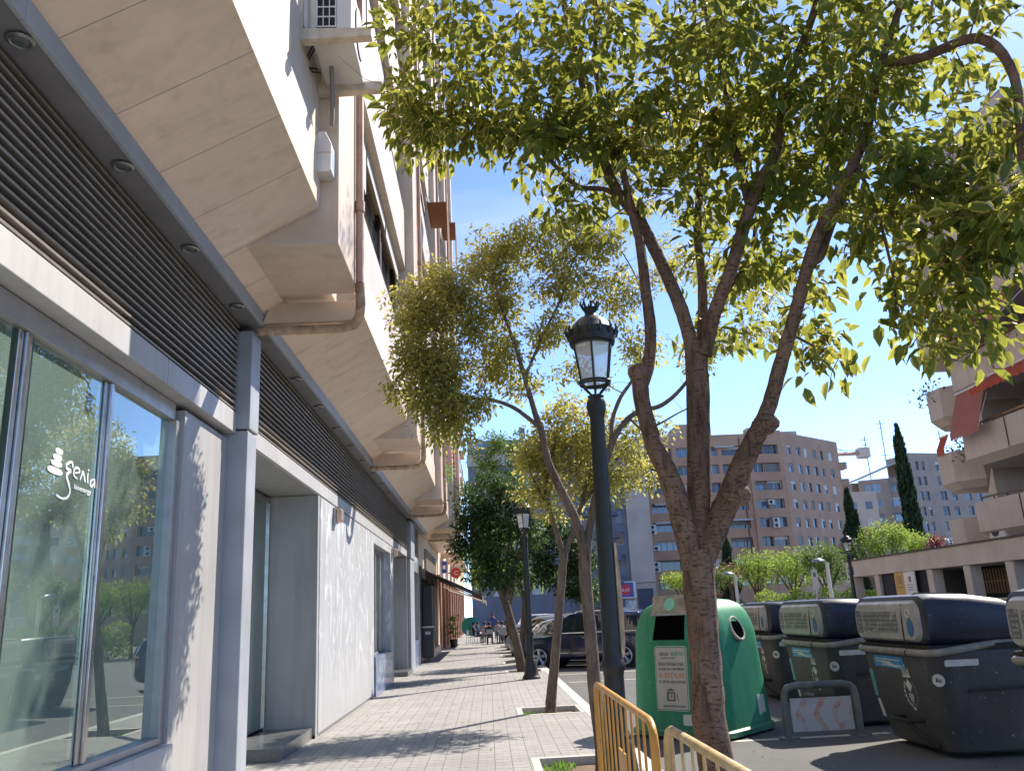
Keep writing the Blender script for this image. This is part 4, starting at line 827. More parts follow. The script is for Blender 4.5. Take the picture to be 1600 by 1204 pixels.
# ---------------------------------------------------------------- classic street lamps
M_IRON = mat('black_iron', (.015, .017, .0155), .48, .3, 12, .25, 60); M_LWHITE = mat('lantern_white', (.62, .62, .58), .6, .1)
M_LGLASS = glassmat('lantern_glass', (.9, .92, .93), 1.0, .03, .50, (.78, .79, .80))
def classic_lamp(label, x, y, z=0.0):
    t = thing('street_lamp', label, 'street lamp', (x, y, z), group='classic iron lantern posts')
    MB().lathe([(.235, 0), (.235, .05), (.205, .09), (.185, .14), (.165, .30), (.145, .44), (.115, .50), (.122, .54), (.098, .58), (.094, 1.05), (.10, 1.09), (.118, 1.12), (.118, 1.16), (.098, 1.20), (.090, 1.24), (.086, 2.2), (.076, 3.3), (.072, 3.52), (.085, 3.56), (.098, 3.62), (.098, 3.68), (.075, 3.73), (.085, 3.75), (.04, 3.77)], 18).build('pole', M_IRON, t, smooth=35)
    l = MB(); n = 6
    for k in range(n):
        w = 2*math.pi*k/n + .35; c, s = math.cos(w), math.sin(w)
        l.tube([(.155*c, .155*s, 3.90), (.215*c, .215*s, 4.30)], .011, 6); l.tube([(.04*c, .04*s, 3.76), (.10*c, .10*s, 3.82), (.15*c, .15*s, 3.89)], .009, 6)
    ring = lambda r, z, th: l.tube([(r*math.cos(2*math.pi*k/24), r*math.sin(2*math.pi*k/24), z) for k in range(25)], th, 6, cap=False)
    ring(.155, 3.90, .014); ring(.215, 4.30, .016); ring(.15, 3.875, .01)
    l.build('lantern_frame', M_IRON, t, smooth=40)
    MB().loft([[(r*math.cos(2*math.pi*k/n + .35), r*math.sin(2*math.pi*k/n + .35), z) for k in range(n)] for r, z in ((.150, 3.905), (.209, 4.295))], cap=False).build('glass', M_LGLASS, t)
    rf = MB().lathe([(.20, 4.30), (.235, 4.31), (.252, 4.40), (.245, 4.45), (.21, 4.47), (.19, 4.52), (.13, 4.58), (.07, 4.61), (.055, 4.64), (.06, 4.66), (.085, 4.70), (.03, 4.71)], 24)
    for k in range(14):
        w = 2*math.pi*k/14; c, s = math.cos(w), math.sin(w)
        rf.tube([(.245*c, .245*s, 4.38), (.272*c, .272*s, 4.44), (.262*c, .262*s, 4.49)], [.02, .016, .006], 5)
    for k in range(8):
        w = 2*math.pi*k/8; c, s = math.cos(w), math.sin(w); rf.tube([(.07*c, .07*s, 4.69), (.10*c, .10*s, 4.75), (.085*c, .085*s, 4.79)], [.014, .013, .004], 5)
    rf.build('roof', M_IRON, t, smooth=40)
    MB().lathe([(.19, 4.299), (.20, 4.27), (.17, 4.24), (.10, 4.21), (.03, 4.20)], 20).build('reflector', M_LWHITE, t, smooth=50)
    return t
classic_lamp('tall black lantern post nearest the camera, beyond the first yellow barrier', 1.135, 8.3).rotation_euler = (0, R(.55), 0)
classic_lamp('second black lantern post down the pavement in front of the dark tree', 1.05, 23.3)
p = at(1336, 935, 40); classic_lamp('distant black lantern post in front of the pavilion corner', p.x, 40, ROAD)
cs = thing('cardboard_strip', 'torn beige cardboard strip stuck upright to the near lantern post', 'cardboard', (1.15, 8.3, 1.25))
m = MB(); rr = []
for z, w in ((0, .004), (.10, .016), (.35, .022), (.62, .018), (.85, .010), (1.02, .002)):
    inn = [(.097*math.cos(R(q)), .097*math.sin(R(q))) for q in (-36, -28, -18)] + [(.10 + w, -.02)]; out_ = [(a*1.04 + .004, b*1.04 - .004) for a, b in inn]
    rr.append([(a, b, z) for a, b in inn] + [(a, b, z) for a, b in reversed(out_)])
m.loft(rr).build('board', mat('cardboard', (.42, .30, .18), .85, .25, 9), cs)
# modern plaza lamps
for (u, v0, v1, Y, lbl) in ((1278, 872, 945, 52, 'modern lamp with a white post and hooded head by the pavilion'), (1137, 893, 945, 62, 'modern white lamp post right of the big trunk')):
    pz = at(u, v0, Y); t = thing('modern_lamp', lbl, 'street lamp', (pz.x + .5, Y, ROAD), group='modern plaza lamps'); h = pz.z - ROAD
    MB().tube([(0, 0, 0), (0, 0, h*.93)], [.13, .11], 10).build('pole', M_LWHITE, t, smooth=40)
    MB().tube([(0, 0, h*.92), (-.15, 0, h*.97), (-.45, 0, h*.985)], .045, 8).build('arm', M_FRAME, t, smooth=40)
    MB().lathe([(.02, h + .02), (.2, h - .02), (.34, h - .10), (.38, h - .2), (.3, h - .22)], 18, (-.55, 0)).build('hood', mat('hood_grey', (.25, .27, .30), .35, .1, metal=.4), t, smooth=50)

# ---------------------------------------------------------------- yellow pedestrian barriers
M_YEL = mat('barrier_ochre', (.58, .285, .05), .42, .2, 9, .2, 70, streak=.35, streakcol=(.36, .22, .10)); M_YELW = mat('barrier_worn', (.52, .345, .155), .55, .3, 11, .4, 60, streak=.6, streakcol=(.62, .55, .42))
def barrier(label, x, y0, y1, m1, m2, nbar, tilt=0.0):
    L = y1 - y0; t = thing('barrier', label, 'barrier', (x, y0, 0), tilt, group='yellow crowd barriers'); r = .13; H = 1.09; z0 = .16
    arc = lambda cy, cz, a: [(0, cy + r*math.cos(R(w)), cz + r*math.sin(R(w))) for w in a]
    loop = [(0, r, H)] + [(0, L - r, H)] + arc(L - r, H - r, (60, 30, 0)) + [(0, L, .02)]
    loop = [(0, 0, .02), (0, 0, H - r)] + arc(r, H - r, (150, 120, 90)) + loop[1:]
    MB().tube(loop, .021, 12).build('frame', m1, t, smooth=50)
    MB().tube([(0, .02, .20), (0, L - .02, .20)], .016, 8).build('lower_rail', m1, t, smooth=50)
    b = MB()
    for i in range(nbar): yb = .12 + (L - .24)*i/(nbar - 1); b.tube([(0, yb, .20), (0, yb, H - .005)], .0075, 8)
    b.build('bars', m2, t, smooth=50); MB().box(-.006, .006, L*.43, L*.43 + .30, .52, .78).build('name_plate', m2, t)
    for yb in (.22, L - .22): MB().tube([(-.30, yb, .02), (-.12, yb, .07), (.12, yb, .07), (.30, yb, .02)], .018, 8).build('foot', m1, t, smooth=50)
    return t
barrier('ochre yellow crowd barrier standing at the near lantern post', .805, 4.52, 7.12, M_YEL, M_YEL, 12, R(-.5))
barrier('paint-worn yellow crowd barrier nearest the camera, in front of the big trunk', .86, 1.95, 4.36, M_YELW, M_YELW, 12, R(.6))

# ---------------------------------------------------------------- hoop guard with chevron board
M_HOOP = mat('hoop_grey', (.105, .11, .115), .55, .25, 7, streak=.35, streakcol=(.36, .30, .24)); 
hp_ = thing('hoop_guard', 'grey steel hoop with a faded red and white chevron board', 'barrier', (3.93, 11.98, ROAD), R(-1))
W = .97; r = .17; H = .66
MB().tube([(0, 0, .0), (0, 0, H - r), (.02, 0, H - .07), (.06, 0, H - .025), (r, 0, H), (W - r, 0, H), (W - .06, 0, H - .025), (W - .02, 0, H - .07), (W, 0, H - r), (W, 0, 0)], .05, 14).build('hoop', M_HOOP, hp_, smooth=60)
for x in (0, W): MB().lathe([(.14, 0), (.14, .02), (.06, .03)], 18, (x, 0)).build('foot_plate', M_HOOP, hp_, smooth=40)
t_ = NT('chevron_board'); x, y, z = t_.sep(t_.obj()); w = t_.math('ADD', t_.math('MULTIPLY', t_.math('ABSOLUTE', t_.math('SUBTRACT', z, .29)), -.55), x)
kk = t_.math('MULTIPLY', lineat(t_, w, .24, .085, .12), t_.ramp(t_.noise(9, 5), [(.40, .05), (.62, .85)]))
cc = t_.mix(kk, t_.mix(t_.noise(7, 5), (.36, .37, .39), (.50, .50, .50)), (.46, .21, .13)); MB().box(.07, W - .07, -.012, .006, .08, .50).build('board', t_.finish(t_.bsdf(Base__Color=cc, Roughness=.5)), hp_)
MB().tube([(.27, -.02, .55), (.40, -.05, .535)], .022, 8).build('clamp', M_HOOP, hp_, smooth=40)

# ---------------------------------------------------------------- green glass-recycling bell
def paint_plastic(name, col, fade, rough=.42):
    t = NT(name); x, y, z = t.sep(t.obj()); n = t.noise(1.8, 6); st = t.noise(1.0, 6, vec=t.map((7, 7, .8)))
    c = t.mix(t.ramp(n, [(.3, 0.0), (.7, 1.0)]), sc(col, .8), col); c = t.mix(t.math('MULTIPLY', t.ramp(st, [(.45, 0.0), (.75, 1.0)]), .5), c, fade)
    sp = t.noise(24, 4); c = t.mix(t.math('MULTIPLY', t.ramp(sp, [(.66, 0.0), (.72, 1.0)]), .5), c, (.36, .38, .36)); sf = t.noise(5.0, 6, vec=t.map((1, 1, .5), (3, 1, 2)), dist=1.4); c = t.mix(t.math('MULTIPLY', t.ramp(sf, [(.56, 0.0), (.66, 1.0)]), .32), c, fade)
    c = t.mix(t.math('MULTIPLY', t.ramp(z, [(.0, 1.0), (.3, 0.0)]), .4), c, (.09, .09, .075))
    b = t.bsdf(Base__Color=c, Roughness=t.math('ADD', rough, t.math('MULTIPLY', st, .2))); b.inputs['Specular IOR Level'].default_value = .45
    t.set(b.inputs['Normal'], t.bump(t.math('ADD', t.noise(60, 4), t.math('MULTIPLY', n, 2.0)), .12, .01)); return t.finish(b)
M_GRN = paint_plastic('bell_green', (.025, .25, .12), (.07, .34, .19)); M_CREAM = mat('sticker_cream', (.60, .57, .49), .5, .06); M_INK = mat('ink_dark', (.09, .09, .08), .6); M_INKO = mat('ink_orange', (.52, .20, .09), .6); M_INKG = mat('ink_green', (.05, .30, .17), .6)
M_VOID = mat('void_black', (.003, .003, .003), 1.0, .1, spec=0.0)  # near-black colour stands in for the shade inside the uncut openings
bell = thing('recycling_bell', 'green glass recycling bell with a cream poster and a raised flap', 'recycling bin', (3.05, 13.0, ROAD), R(46)); bell.scale = (.965, .965, 1.0)
def sring(r, z, e=6.5, n=64):
    out = []
    for k in range(n):
        w = 2*math.pi*k/n; c, s = math.cos(w), math.sin(w); q = (abs(c)**e + abs(s)**e) ** (-1/e); out.append((r*q*c, r*q*s, z))
    return out
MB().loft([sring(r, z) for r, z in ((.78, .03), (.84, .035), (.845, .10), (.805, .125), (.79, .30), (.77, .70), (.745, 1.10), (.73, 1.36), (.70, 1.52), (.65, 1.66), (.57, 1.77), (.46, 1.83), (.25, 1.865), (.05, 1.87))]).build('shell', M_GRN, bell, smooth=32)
MB().prism([(-.775, 1.28), (-.735, 1.43), (-.655, 1.66), (-.30, 1.70), (-.30, 1.28)], 'y', -.33, .33).build('hood', M_GRN, bell, bevel=.02)
MB().add([(-.779, -.27, 1.315), (-.779, .27, 1.315), (-.667, .25, 1.645), (-.667, -.25, 1.645), (-.30, -.27, 1.315), (-.30, .27, 1.315), (-.30, .25, 1.645), (-.30, -.25, 1.645)], [(0,1,2,3), (4,7,6,5), (0,4,5,1), (2,6,7,3), (1,5,6,2), (0,3,7,4)]).build('opening', M_VOID, bell)
fl_ = MB(); fl_.prism([(-.70, 1.665), (-.60, 1.93), (-.585, 1.925), (-.68, 1.66)], 'y', -.31, .31); fl_.build('flap', mat('flap_grey', (.34, .31, .24), .45, .35, 8, metal=.3), bell, bevel=.004)
MB().disc((-.654, 0, 1.80), (-.936, 0, .353), .095, 24, .004, 1.0).build('flap_hole', mat('flap_mint', (.22, .55, .38), .5, .1), bell)
MB().box(-.70, -.66, -.33, .33, 1.65, 1.675).build('flap_hinge', M_FRAME, bell)
(lambda q, c: MB().tube([c + q @ Vector((.165*math.cos(2*math.pi*k/28), .165*math.sin(2*math.pi*k/28), .0)) for k in range(29)], .024, 8, cap=False))(Vector((0, -.93, .36)).to_track_quat('Z', 'Y'), Vector((-.02, -.722, 1.425))).build('round_rim', mat('rim_dirty', (.36, .33, .24), .7, .5, 12), bell); MB().disc((-.02, -.722, 1.425), (0, -.93, .36), .15, 28, .014).build('round_hole', M_VOID, bell)
# poster on the face towards the pavement
def fx(z, off): return -(.7985 - (z - .3)*.0625) - off
def plate(y0, y1, z0, z1, off, rad, name, m, par):
    ring = [(yy, zz) for yy, zz in rrect(y0, y1, z0, z1, rad, 4)]
    a = [(fx(zz, off), yy, zz) for yy, zz in ring]; b = [(fx(zz, off - .02), yy, zz) for yy, zz in ring]; return MB().loft([b, a]).build(name, m, par)
po = plate(-.27, .27, .37, 1.23, .010, .04, 'poster_border', M_CREAM, bell); plate(-.262, .262, .378, 1.222, .0115, .035, 'poster_line', mat('poster_green', (.03, .16, .09), .5), bell); plate(-.252, .252, .388, 1.212, .013, .03, 'poster', mat('poster_beige', (.47, .425, .36), .6, .08, 3), bell)
def btext(s, size, m, y, z, nm='lettering', sx=1.0): text(nm, s, size, m, bell, (fx(z, .0150), y, z), (0, -1, 0), (.0625, 0, 1), sx=sx)
btext('eco', .105, M_INK, .18, 1.10); btext('vidrio', .105, M_INKG, -.005, 1.10, sx=.9); btext('reciclaje de vidrio', .032, M_INK, .165, 1.06, sx=1.1)
btext('ENHORABONA,', .070, M_INK, .215, .965, sx=.9); btext('ACABES DE CONTRIBUIR', .050, M_INK, .215, .905, sx=.78); btext('A REDUIR', .105, M_INKO, .215, .80, sx=.98); btext('EL 75% EN ABOCADORS', .052, M_INK, .215, .735, sx=.80); btext('GRÀCIES PER RECICLAR', .040, M_INK, .16, .42, sx=.88)
pic = MB(); q = lambda y, z: (fx(z, .0158), y, z)
for a, b, c, d in (((.09, .62), (-.05, .62), (-.05, .60), (.09, .60)), ((.09, .62), (.06, .62), (.06, .50), (.09, .50)), ((-.03, .62), (-.05, .62), (-.05, .50), (-.03, .50)), ((.07, .52), (-.05, .52), (-.05, .50), (.07, .50)), ((.10, .635), (.02, .67), (.02, .635), (.02, .634)), ((.02, .67), (-.05, .635), (-.05, .634), (.02, .635)), ((-.07, .60), (-.085, .60), (-.11, .50), (-.10, .50))): pic.quad(q(*a), q(*b), q(*c), q(*d))
pic.build('pictogram', M_INK, bell); MB().quad(q(.03, .58), q(.0, .60), q(-.01, .545), q(.03, .54)).build('pictogram_mark', M_INKO, bell)
s2 = MB().add([(.26, -.797, .24), (.47, -.790, .24), (.47, -.780, .50), (.26, -.787, .50), (.26, -.78, .24), (.47, -.775, .24), (.47, -.765, .50), (.26, -.77, .50)], [(0,1,2,3), (4,7,6,5), (0,4,5,1), (2,6,7,3), (1,5,6,2), (0,3,7,4)]); s2.build('small_sticker', M_CREAM, bell)
plate(-.30, -.16, .19, .33, .012, .01, 'small_sticker', M_CREAM, bell)

# ---------------------------------------------------------------- dark side-loading waste containers
M_BIN = paint_plastic('bin_body', (.046, .045, .045), (.065, .065, .065), .45); M_LID = paint_plastic('bin_lid', (.014, .017, .032), (.022, .026, .045), .34)
M_RIM = mat('bin_rim', (.21, .20, .18), .55, .3, 8, .2); M_PAN = mat('bin_panel', (.30, .29, .275), .5, .18, 5, streak=.3, streakcol=(.15, .14, .12)); M_STW = mat('sticker_white', (.52, .52, .50), .6, .15, 14); M_STB = mat('sticker_blue', (.03, .22, .46), .5, .12, 8); M_STN = mat('sticker_navy', (.02, .10, .24), .5)
def wornboard(name, seed):
    t = NT(name); x, y, z = t.sep(t.obj()); rows = lineat(t, z, .052, .026, .01); cols = t.ramp(t.noise(40, 2, vec=t.map((1, 1, .15), (seed, 0, 0))), [(.42, 0.0), (.48, 1.0)])
    worn = t.ramp(t.noise(7, 6, vec=t.map((1, 1, 1), (seed, seed, 0)), dist=1.5), [(.56, 0.0), (.62, 1.0)])
    c = t.mix(t.math('MULTIPLY', t.math('MULTIPLY', rows, cols), .55), (.10, .10, .102), (.30, .30, .295)); c = t.mix(worn, c, (.29, .285, .275)); return t.finish(t.bsdf(Base__Color=c, Roughness=.6))
M_BOARD = [wornboard('info_board', 3.3), wornboard('info_board_worn', 8.1)]
def fxb(z): return .06*(1.10 - z)/.55 if z > .55 else .06 + .10*(.55 - z)/.47
def nyb(z): return .08*(1.10 - z)/.55 if z > .55 else .08 + .10*(.55 - z)/.47
def make_bin():
    t = thing('waste_container', 'x', 'waste container', (0, 0, 0), group='dark waste containers along the kerb')
    ring = lambda x0_, x1_, y0_, y1_, z, r: [(a, b, z) for a, b in rrect(x0_, x1_, y0_, y1_, r, 6)]
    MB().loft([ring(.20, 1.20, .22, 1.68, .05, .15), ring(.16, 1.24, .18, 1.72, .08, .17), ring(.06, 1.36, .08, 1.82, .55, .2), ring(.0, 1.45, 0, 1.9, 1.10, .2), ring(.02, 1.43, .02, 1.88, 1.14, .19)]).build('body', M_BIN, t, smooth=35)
    MB().tube([(a, b, 1.13 + .10*max(0, a)) for a, b in rrect(-.02, 1.47, -.02, 1.92, .2, 6)] + [(.0 - .02 + 1.49, .18, 1.13 + .10*1.47)], .042, 8).build('rim', M_RIM, t, smooth=50)
    L = lambda x_, y0_, y1_, z0_, z1_, r: [(x_, a, b) for a, b in rrect(y0_, y1_, z0_, z1_, r, 7)]
    MB().loft([L(.0, .09, 1.81, 1.25, 1.70, .15), L(.04, .02, 1.88, 1.21, 1.755, .18), L(.14, -.01, 1.91, 1.19, 1.775, .19), L(.55, -.01, 1.91, 1.19, 1.755, .19), L(.95, 0, 1.90, 1.19, 1.69, .19), L(1.25, .0, 1.90, 1.19, 1.57, .16), L(1.42, .01, 1.89, 1.19, 1.42, .1), L(1.46, .03, 1.87, 1.19, 1.34, .06)]).build('lid', M_LID, t, smooth=40)
    MB().box(.02, 1.40, .03, 1.87, 1.141, 1.21).build('lid_gap_dark', M_DARK, t)  # dark filler stands for the shaded gap between rim and lid
    pn = MB().loft([L(.012, .10, 1.80, 1.245, 1.715, .14), L(-.03, .125, 1.775, 1.265, 1.675, .12), L(-.045, .15, 1.75, 1.275, 1.635, .11)]).build('front_panel', M_PAN, t, smooth=25)
    MB().box(-.049, -.0455, .60, 1.52, 1.345, 1.585).build('info_board', M_BOARD[0], t)
    MB().box(-.0485, -.0455, 1.57, 1.72, 1.33, 1.60).build('side_sticker', M_BOARD[1], t)
    f = MB(); f.loft([[(-.0495, .29 + a*.075, 1.41 + b*.105) for a, b in [(math.cos(2*math.pi*k/16), math.sin(2*math.pi*k/16)) for k in range(16)]], [(-.046, .29 + a*.075, 1.41 + b*.105) for a, b in [(math.cos(2*math.pi*k/16), math.sin(2*math.pi*k/16)) for k in range(16)]]]); f.build('figure_sticker', M_STN, t)
    MB().tube([(-.0475, .31 + .05*math.cos(2*math.pi*k/16), 1.565 + .042*math.sin(2*math.pi*k/16)) for k in range(17)], .008, 6).build('figure_ring', M_STW, t)
    MB().tube([(.6, .44, 1.765), (.14, .44, 1.785), (.02, .45, 1.715), (-.035, .46, 1.66), (-.052, .47, 1.45), (-.048, .48, 1.27), (-.02, .48, 1.18), (-.075, .48, 1.13), (-.055, .47, 1.08)], .008, 6).build('cord', M_DARK, t)
    pt = lambda y, z, o=.006: (fxb(z) - o, y, z)
    bs_ = MB().loft([[pt(a, b, -.01) for a, b in rrect(.72, 1.50, .925, 1.06, .02, 3)], [pt(a, b) for a, b in rrect(.72, 1.50, .925, 1.06, .02, 3)]]).build('blue_sticker', M_STB, t)
    wl_ = MB()
    for (ya, yb, zz) in ((1.44, .80, 1.02), (1.44, 1.05, .99), (1.30, .78, .955)): wl_.quad(pt(ya, zz - .007, .0068), pt(yb, zz - .007, .0068), pt(yb, zz + .007, .0068), pt(ya, zz + .007, .0068))
    wl_.add([pt(1.4, 1.0, .0072), pt(1.0, .94, .0072), pt(.85, .93, .0072), pt(1.05, .985, .0072)], [(0, 1, 2, 3)]); wl_.build('sticker_print', M_STW, t)
    # city crest decal: crown, shield and laurel
    cr = MB(); cy, cz = .72, .66
    def dec(pts): cr.add([pt(cy + 1.4*a, cz + 1.4*b, .0065) for a, b in pts], [tuple(range(len(pts)))])
    for a in (-.05, -.025, 0, .025, .05): dec([(a - .009, .145), (a + .009, .145), (a + .004 + a*.2, .20), (a - .004 + a*.2, .20)])
    dec([(-.065, .125), (.065, .125), (.068, .143), (-.068, .143)]); dec([(-.02, .205), (0, .235), (.02, .205), (0, .215)])
    dec([(0, .115), (.055, .06), (.0, .005), (-.055, .06)])
    for a in (-.035, -.017, 0, .017, .035): dec([(a - .005, -.09 + abs(a)*1.3), (a + .005, -.09 + abs(a)*1.3), (a + .005, .0 - abs(a)*.1), (a - .005, .0 - abs(a)*.1)])
    for s in (-1, 1):
        for k in range(7):
            w = R(-80 + k*22); yy, zz = s*(.085*math.cos(w) + .01), -.01 + .10*math.sin(w); dec([(yy - .012, zz - .012), (yy + .014*s, zz), (yy + .008, zz + .024), (yy - .008, zz + .016)])
    dec([(-.03, -.135), (.03, -.135), (.012, -.112), (-.012, -.112)])
    cr.build('crest', M_STW, t)
    ps = lambda x_, z, o=.006: (x_, nyb(z) - o, z)
    MB().loft([[ps(a, b, -.01) for a, b in rrect(.14, .52, .985, 1.055, .015, 3)], [ps(a, b) for a, b in rrect(.14, .52, .985, 1.055, .015, 3)]]).build('reflector_strip', M_STW, t)
    cx_, cz_ = .205, .83
    # round sticker sits on the rounded near corner
    MB().disc((.085, .098, .84), (-.75, -.66, -.08), .068, 20, .012).build('round_sticker', M_STW, t); text('sticker_letter', 'Rt', .068, M_INK, t, (.060, .112, .820), (.66, -.75, 0), (0, 0, 1), ext=.014)
    MB().tube([(.35, .01, .72), (.9, .005, .735), (1.15, .05, .74)], .016, 6).build('side_bar', M_DARK, t, smooth=50)
    pd = MB().tube([(.10, .62, .36), (-.07, .66, .36), (-.07, 1.05, .36), (.10, 1.10, .36)], .026, 8); pd.tube([(-.07, .70, .36), (.02, .55, .22), (.12, .40, .10)], .028, 8); pd.build('foot_pedal', M_DARK, t, smooth=50)
    MB().loft([[pt(a, b, -.01) for a, b in rrect(1.62, 1.72, .55, .88, .02, 3)], [pt(a, b) for a, b in rrect(1.62, 1.72, .55, .88, .02, 3)]]).build('teal_sticker', mat('sticker_teal', (.10, .27, .27), .5, .2, 12), t)
    MB().loft([[pt(a, b, -.01) for a, b in rrect(1.62, 1.69, .30, .52, .01, 3)], [pt(a, b) for a, b in rrect(1.62, 1.69, .30, .52, .01, 3)]]).build('white_sticker', M_STW, t)
    return t
bin0 = make_bin()
for i, (x, y, rz, lbl) in enumerate(((4.88, 9.68, 0, 'dark waste container with navy lid, the largest wholly in view at the right'), (4.95, 6.42, 0, 'dark waste container cut off by the right edge of the view'), (4.82, 12.45, 1.0, 'dark waste container standing behind the chevron hoop guard'), (5.12, 15.9, -1, 'dark waste container right beside the green bell'), (5.25, 19.2, 0, 'dark waste container mostly hidden behind the green bell'), (5.25, 21.9, 0, 'added dark waste container hidden behind the bell, for the shop window reflection'))):  # last container is added out of sight to darken the window reflection
    o = bin0 if i == 0 else copy_tree(bin0); o.location = (x, y, ROAD); o.rotation_euler.z = R(rz); o['label'] = lbl

# ---------------------------------------------------------------- parking sign on the plaza
p = at(1273, 905, 54); t = thing('traffic_sign', 'small white upright sign panel on a post beside the modern lamp', 'sign', (p.x, 54, ROAD))
MB().tube([(0, 0, 0), (0, 0, p.z + .9)], .04, 8).build('post', M_FRAME, t); MB().box(-.19, .19, -.06, -.042, p.z - .5, p.z + .75).build('panel', mat('sign_pale', (.42, .43, .43), .5, .1), t); MB().box(-.08, .08, -.068, -.062, p.z + .3, p.z + .55).build('symbol', M_INK, t)
# ---------------------------------------------------------------- cars
M_TYRE = mat('tyre', (.018, .018, .018), .85, .3); M_RIMM = mat('alloy_rim', (.52, .52, .53), .3, .1, metal=.8); M_CGL = darkglass('car_glass', (.02, .03, .03), .03, 1.0); M_CHR = mat('chrome_trim', (.62, .62, .62), .2, .05, metal=.9); M_BLK = mat('black_trim', (.02, .02, .021), .6)
M_HL = mat('headlight_glass', (.5, .53, .55), .1, .1); M_TL = mat('tail_light', (.35, .01, .01), .2, .1)
def paint(name, col, rough=.22): return mat('paint_' + name, col, rough, .06, 1.0, 0, 60, .25, .6, .9)
def car(label, name, paintm, x, y, rz, L=4.75, Wd=1.92, H=1.70, hood=1.02, kind='suv', group=None, rail=True):
    """origin at ground below the middle; nose points along local -x"""
    t = thing(name, label, 'car', (x, y, ROAD), rz, group); hw = Wd/2; gc = .24 if kind == 'suv' else .18; r_w = .36 if kind == 'suv' else .31
    xf = -L/2; belt = hood + .06; wb = L*.60; fa = xf + .19*L; ra = fa + wb
    # stations: x, lower z, hood/roof z, half width, roof half width
    if kind == 'suv': st = [(0, .42, .70, .72, .70), (.012, .32, .84, .86, .80), (.05, .26, .93, .95, .86), (.13, .25, .98, .99, .88), (.24, .25, 1.0, 1.0, .90), (.275, .25, 1.02, 1.0, .90), (.33, .25, None, 1, .80), (.39, .25, None, 1, .74), (.44, .25, None, 1, .72), (.62, .25, None, 1, .71), (.80, .25, None, 1, .70), (.89, .26, None, .99, .70), (.955, .28, None, .96, .74), (.985, .33, None, .92, .80), (1.0, .45, None, .84, .78)]
    else: st = [(0, .38, .66, .74, .70), (.015, .28, .80, .88, .82), (.06, .2, .92, .96, .86), (.14, .19, .98, .99, .88), (.24, .19, 1.0, 1, .90), (.28, .19, 1.02, 1, .90), (.345, .19, None, 1, .80), (.40, .19, None, 1, .73), (.46, .19, None, 1, .71), (.62, .19, None, 1, .70), (.78, .19, None, 1, .70), (.87, .2, None, .99, .71), (.95, .24, None, .96, .76), (.985, .3, None, .92, .82), (1.0, .42, None, .84, .80)]
    roofs = {6: .62, 7: .88, 8: .98, 9: 1.0, 10: .985, 11: .93, 12: .78 if kind == 'suv' else .68, 13: .30 if kind == 'suv' else .2, 14: 0.0}
    rings = []; info = []
    for i, (fx_, zl, zr, wf, rf) in enumerate(st):
        X = xf + fx_*L; w = hw*wf; top = hood*zr if zr else belt + (H - belt)*roofs[i]; lo = zl if kind != 'suv' else zl
        bz = min(belt, top - .02) if not zr else top - .03; rw = hw*rf
        info.append((X, w, bz, top, rw))
        half = [(0, lo), (w*.86, lo), (w*.97, lo + .10), (w, lo + (bz - lo)*.45), (w*.985, lo + (bz - lo)*.8), (w*.955, bz), (rw, max(bz + .005, top - .07)), (rw*.86, top - .015 if top > bz + .03 else top), (0, top + .01)]
        rings.append([(X, a, b) for a, b in half] + [(X, -a, b) for a, b in reversed(half[1:-1])])
    body = MB().loft(rings).build('body', paintm, t, smooth=38)
    # glazing just proud of the body: side windows, windscreen, rear screen
    def pnt(i0, f, s, o=.006):
        i = int(i0); g = i0 - i; A = info[i]; Bn = info[min(i+1, len(info)-1)]; v = [A[k]*(1-g) + Bn[k]*g for k in range(5)]
        yb, zb = v[1]*.955, v[2]; yt, zt = v[4], max(v[2] + .005, v[3] - .07); yy = yb + (yt - yb)*f; zz = zb + (zt - zb)*f
        return (v[0], s*(yy + o), zz + o*.3)
    for s in (-1, 1):
        for (a, b, c, d) in ((6.15, 7.2, 8.95, 8.95), (9.08, 9.08, 9.97, 9.97), (10.1, 10.1, 11.9, 11.35)):
            g = MB(); n = 6
            for q in range(n):
                f0, f1 = q/n, (q+1)/n; lo0, lo1 = a + (c-a)*f0, a + (c-a)*f1; hi0, hi1 = b + (d-b)*f0, b + (d-b)*f1
                g.quad(pnt(lo0, .08, s), pnt(lo1, .08, s), pnt(hi1, .90, s), pnt(hi0, .90, s))
            g.build('side_window', M_CGL, t)
        MB().tube([pnt(6.0, .02, s, .012), pnt(8, .02, s, .012), pnt(11.95, .02, s, .012)], .02, 6).build('window_trim', M_CHR, t)
        MB().tube([(fa + .45, s*(hw + .004), .47), (ra - .45, s*(hw + .004), .47)], .018, 6).build('sill_trim', M_CHR, t)
        if rail: MB().tube([(info[8][0], s*(info[8][4]*.9), H - .02), (info[8][0] + .1, s*(info[8][4]*.9), H + .04), (info[10][0], s*(info[10][4]*.9), H + .04), (info[11][0], s*(info[11][4]*.88), H - .06)], .018, 6).build('roof_rail', M_CHR, t)
        mr = MB()
        mr.box(info[6][0] + .12, info[6][0] + .24, s*(hw - .02), s*(hw + .19), belt + .02, belt + .18); mr.build('wing_mirror', paintm, t, bevel=.03)
        for xh in (info[8][0] + .30, info[9][0] + .55): MB().box(xh, xh + .2, s*(hw*.975), s*(hw + .012), belt - .16, belt - .125).build('door_handle', M_CHR if kind == 'suv' else paintm, t, bevel=.008)
        hl = MB().loft([[(xf + .10 + .03*j, s*(hw*.50 + .06*j) + s*.14*math.cos(w), hood*.74 + .07*math.sin(w)) for w in [2*math.pi*k/12 for k in range(12)]] for j in (0, 1, 2)]); hl.build('headlight', M_HL, t, smooth=50)
        MB().box(xf + L - .12, xf + L - .02, s*(hw*.62), s*(hw*.9), belt - .28, belt - .02).build('tail_light', M_TL, t, bevel=.03)
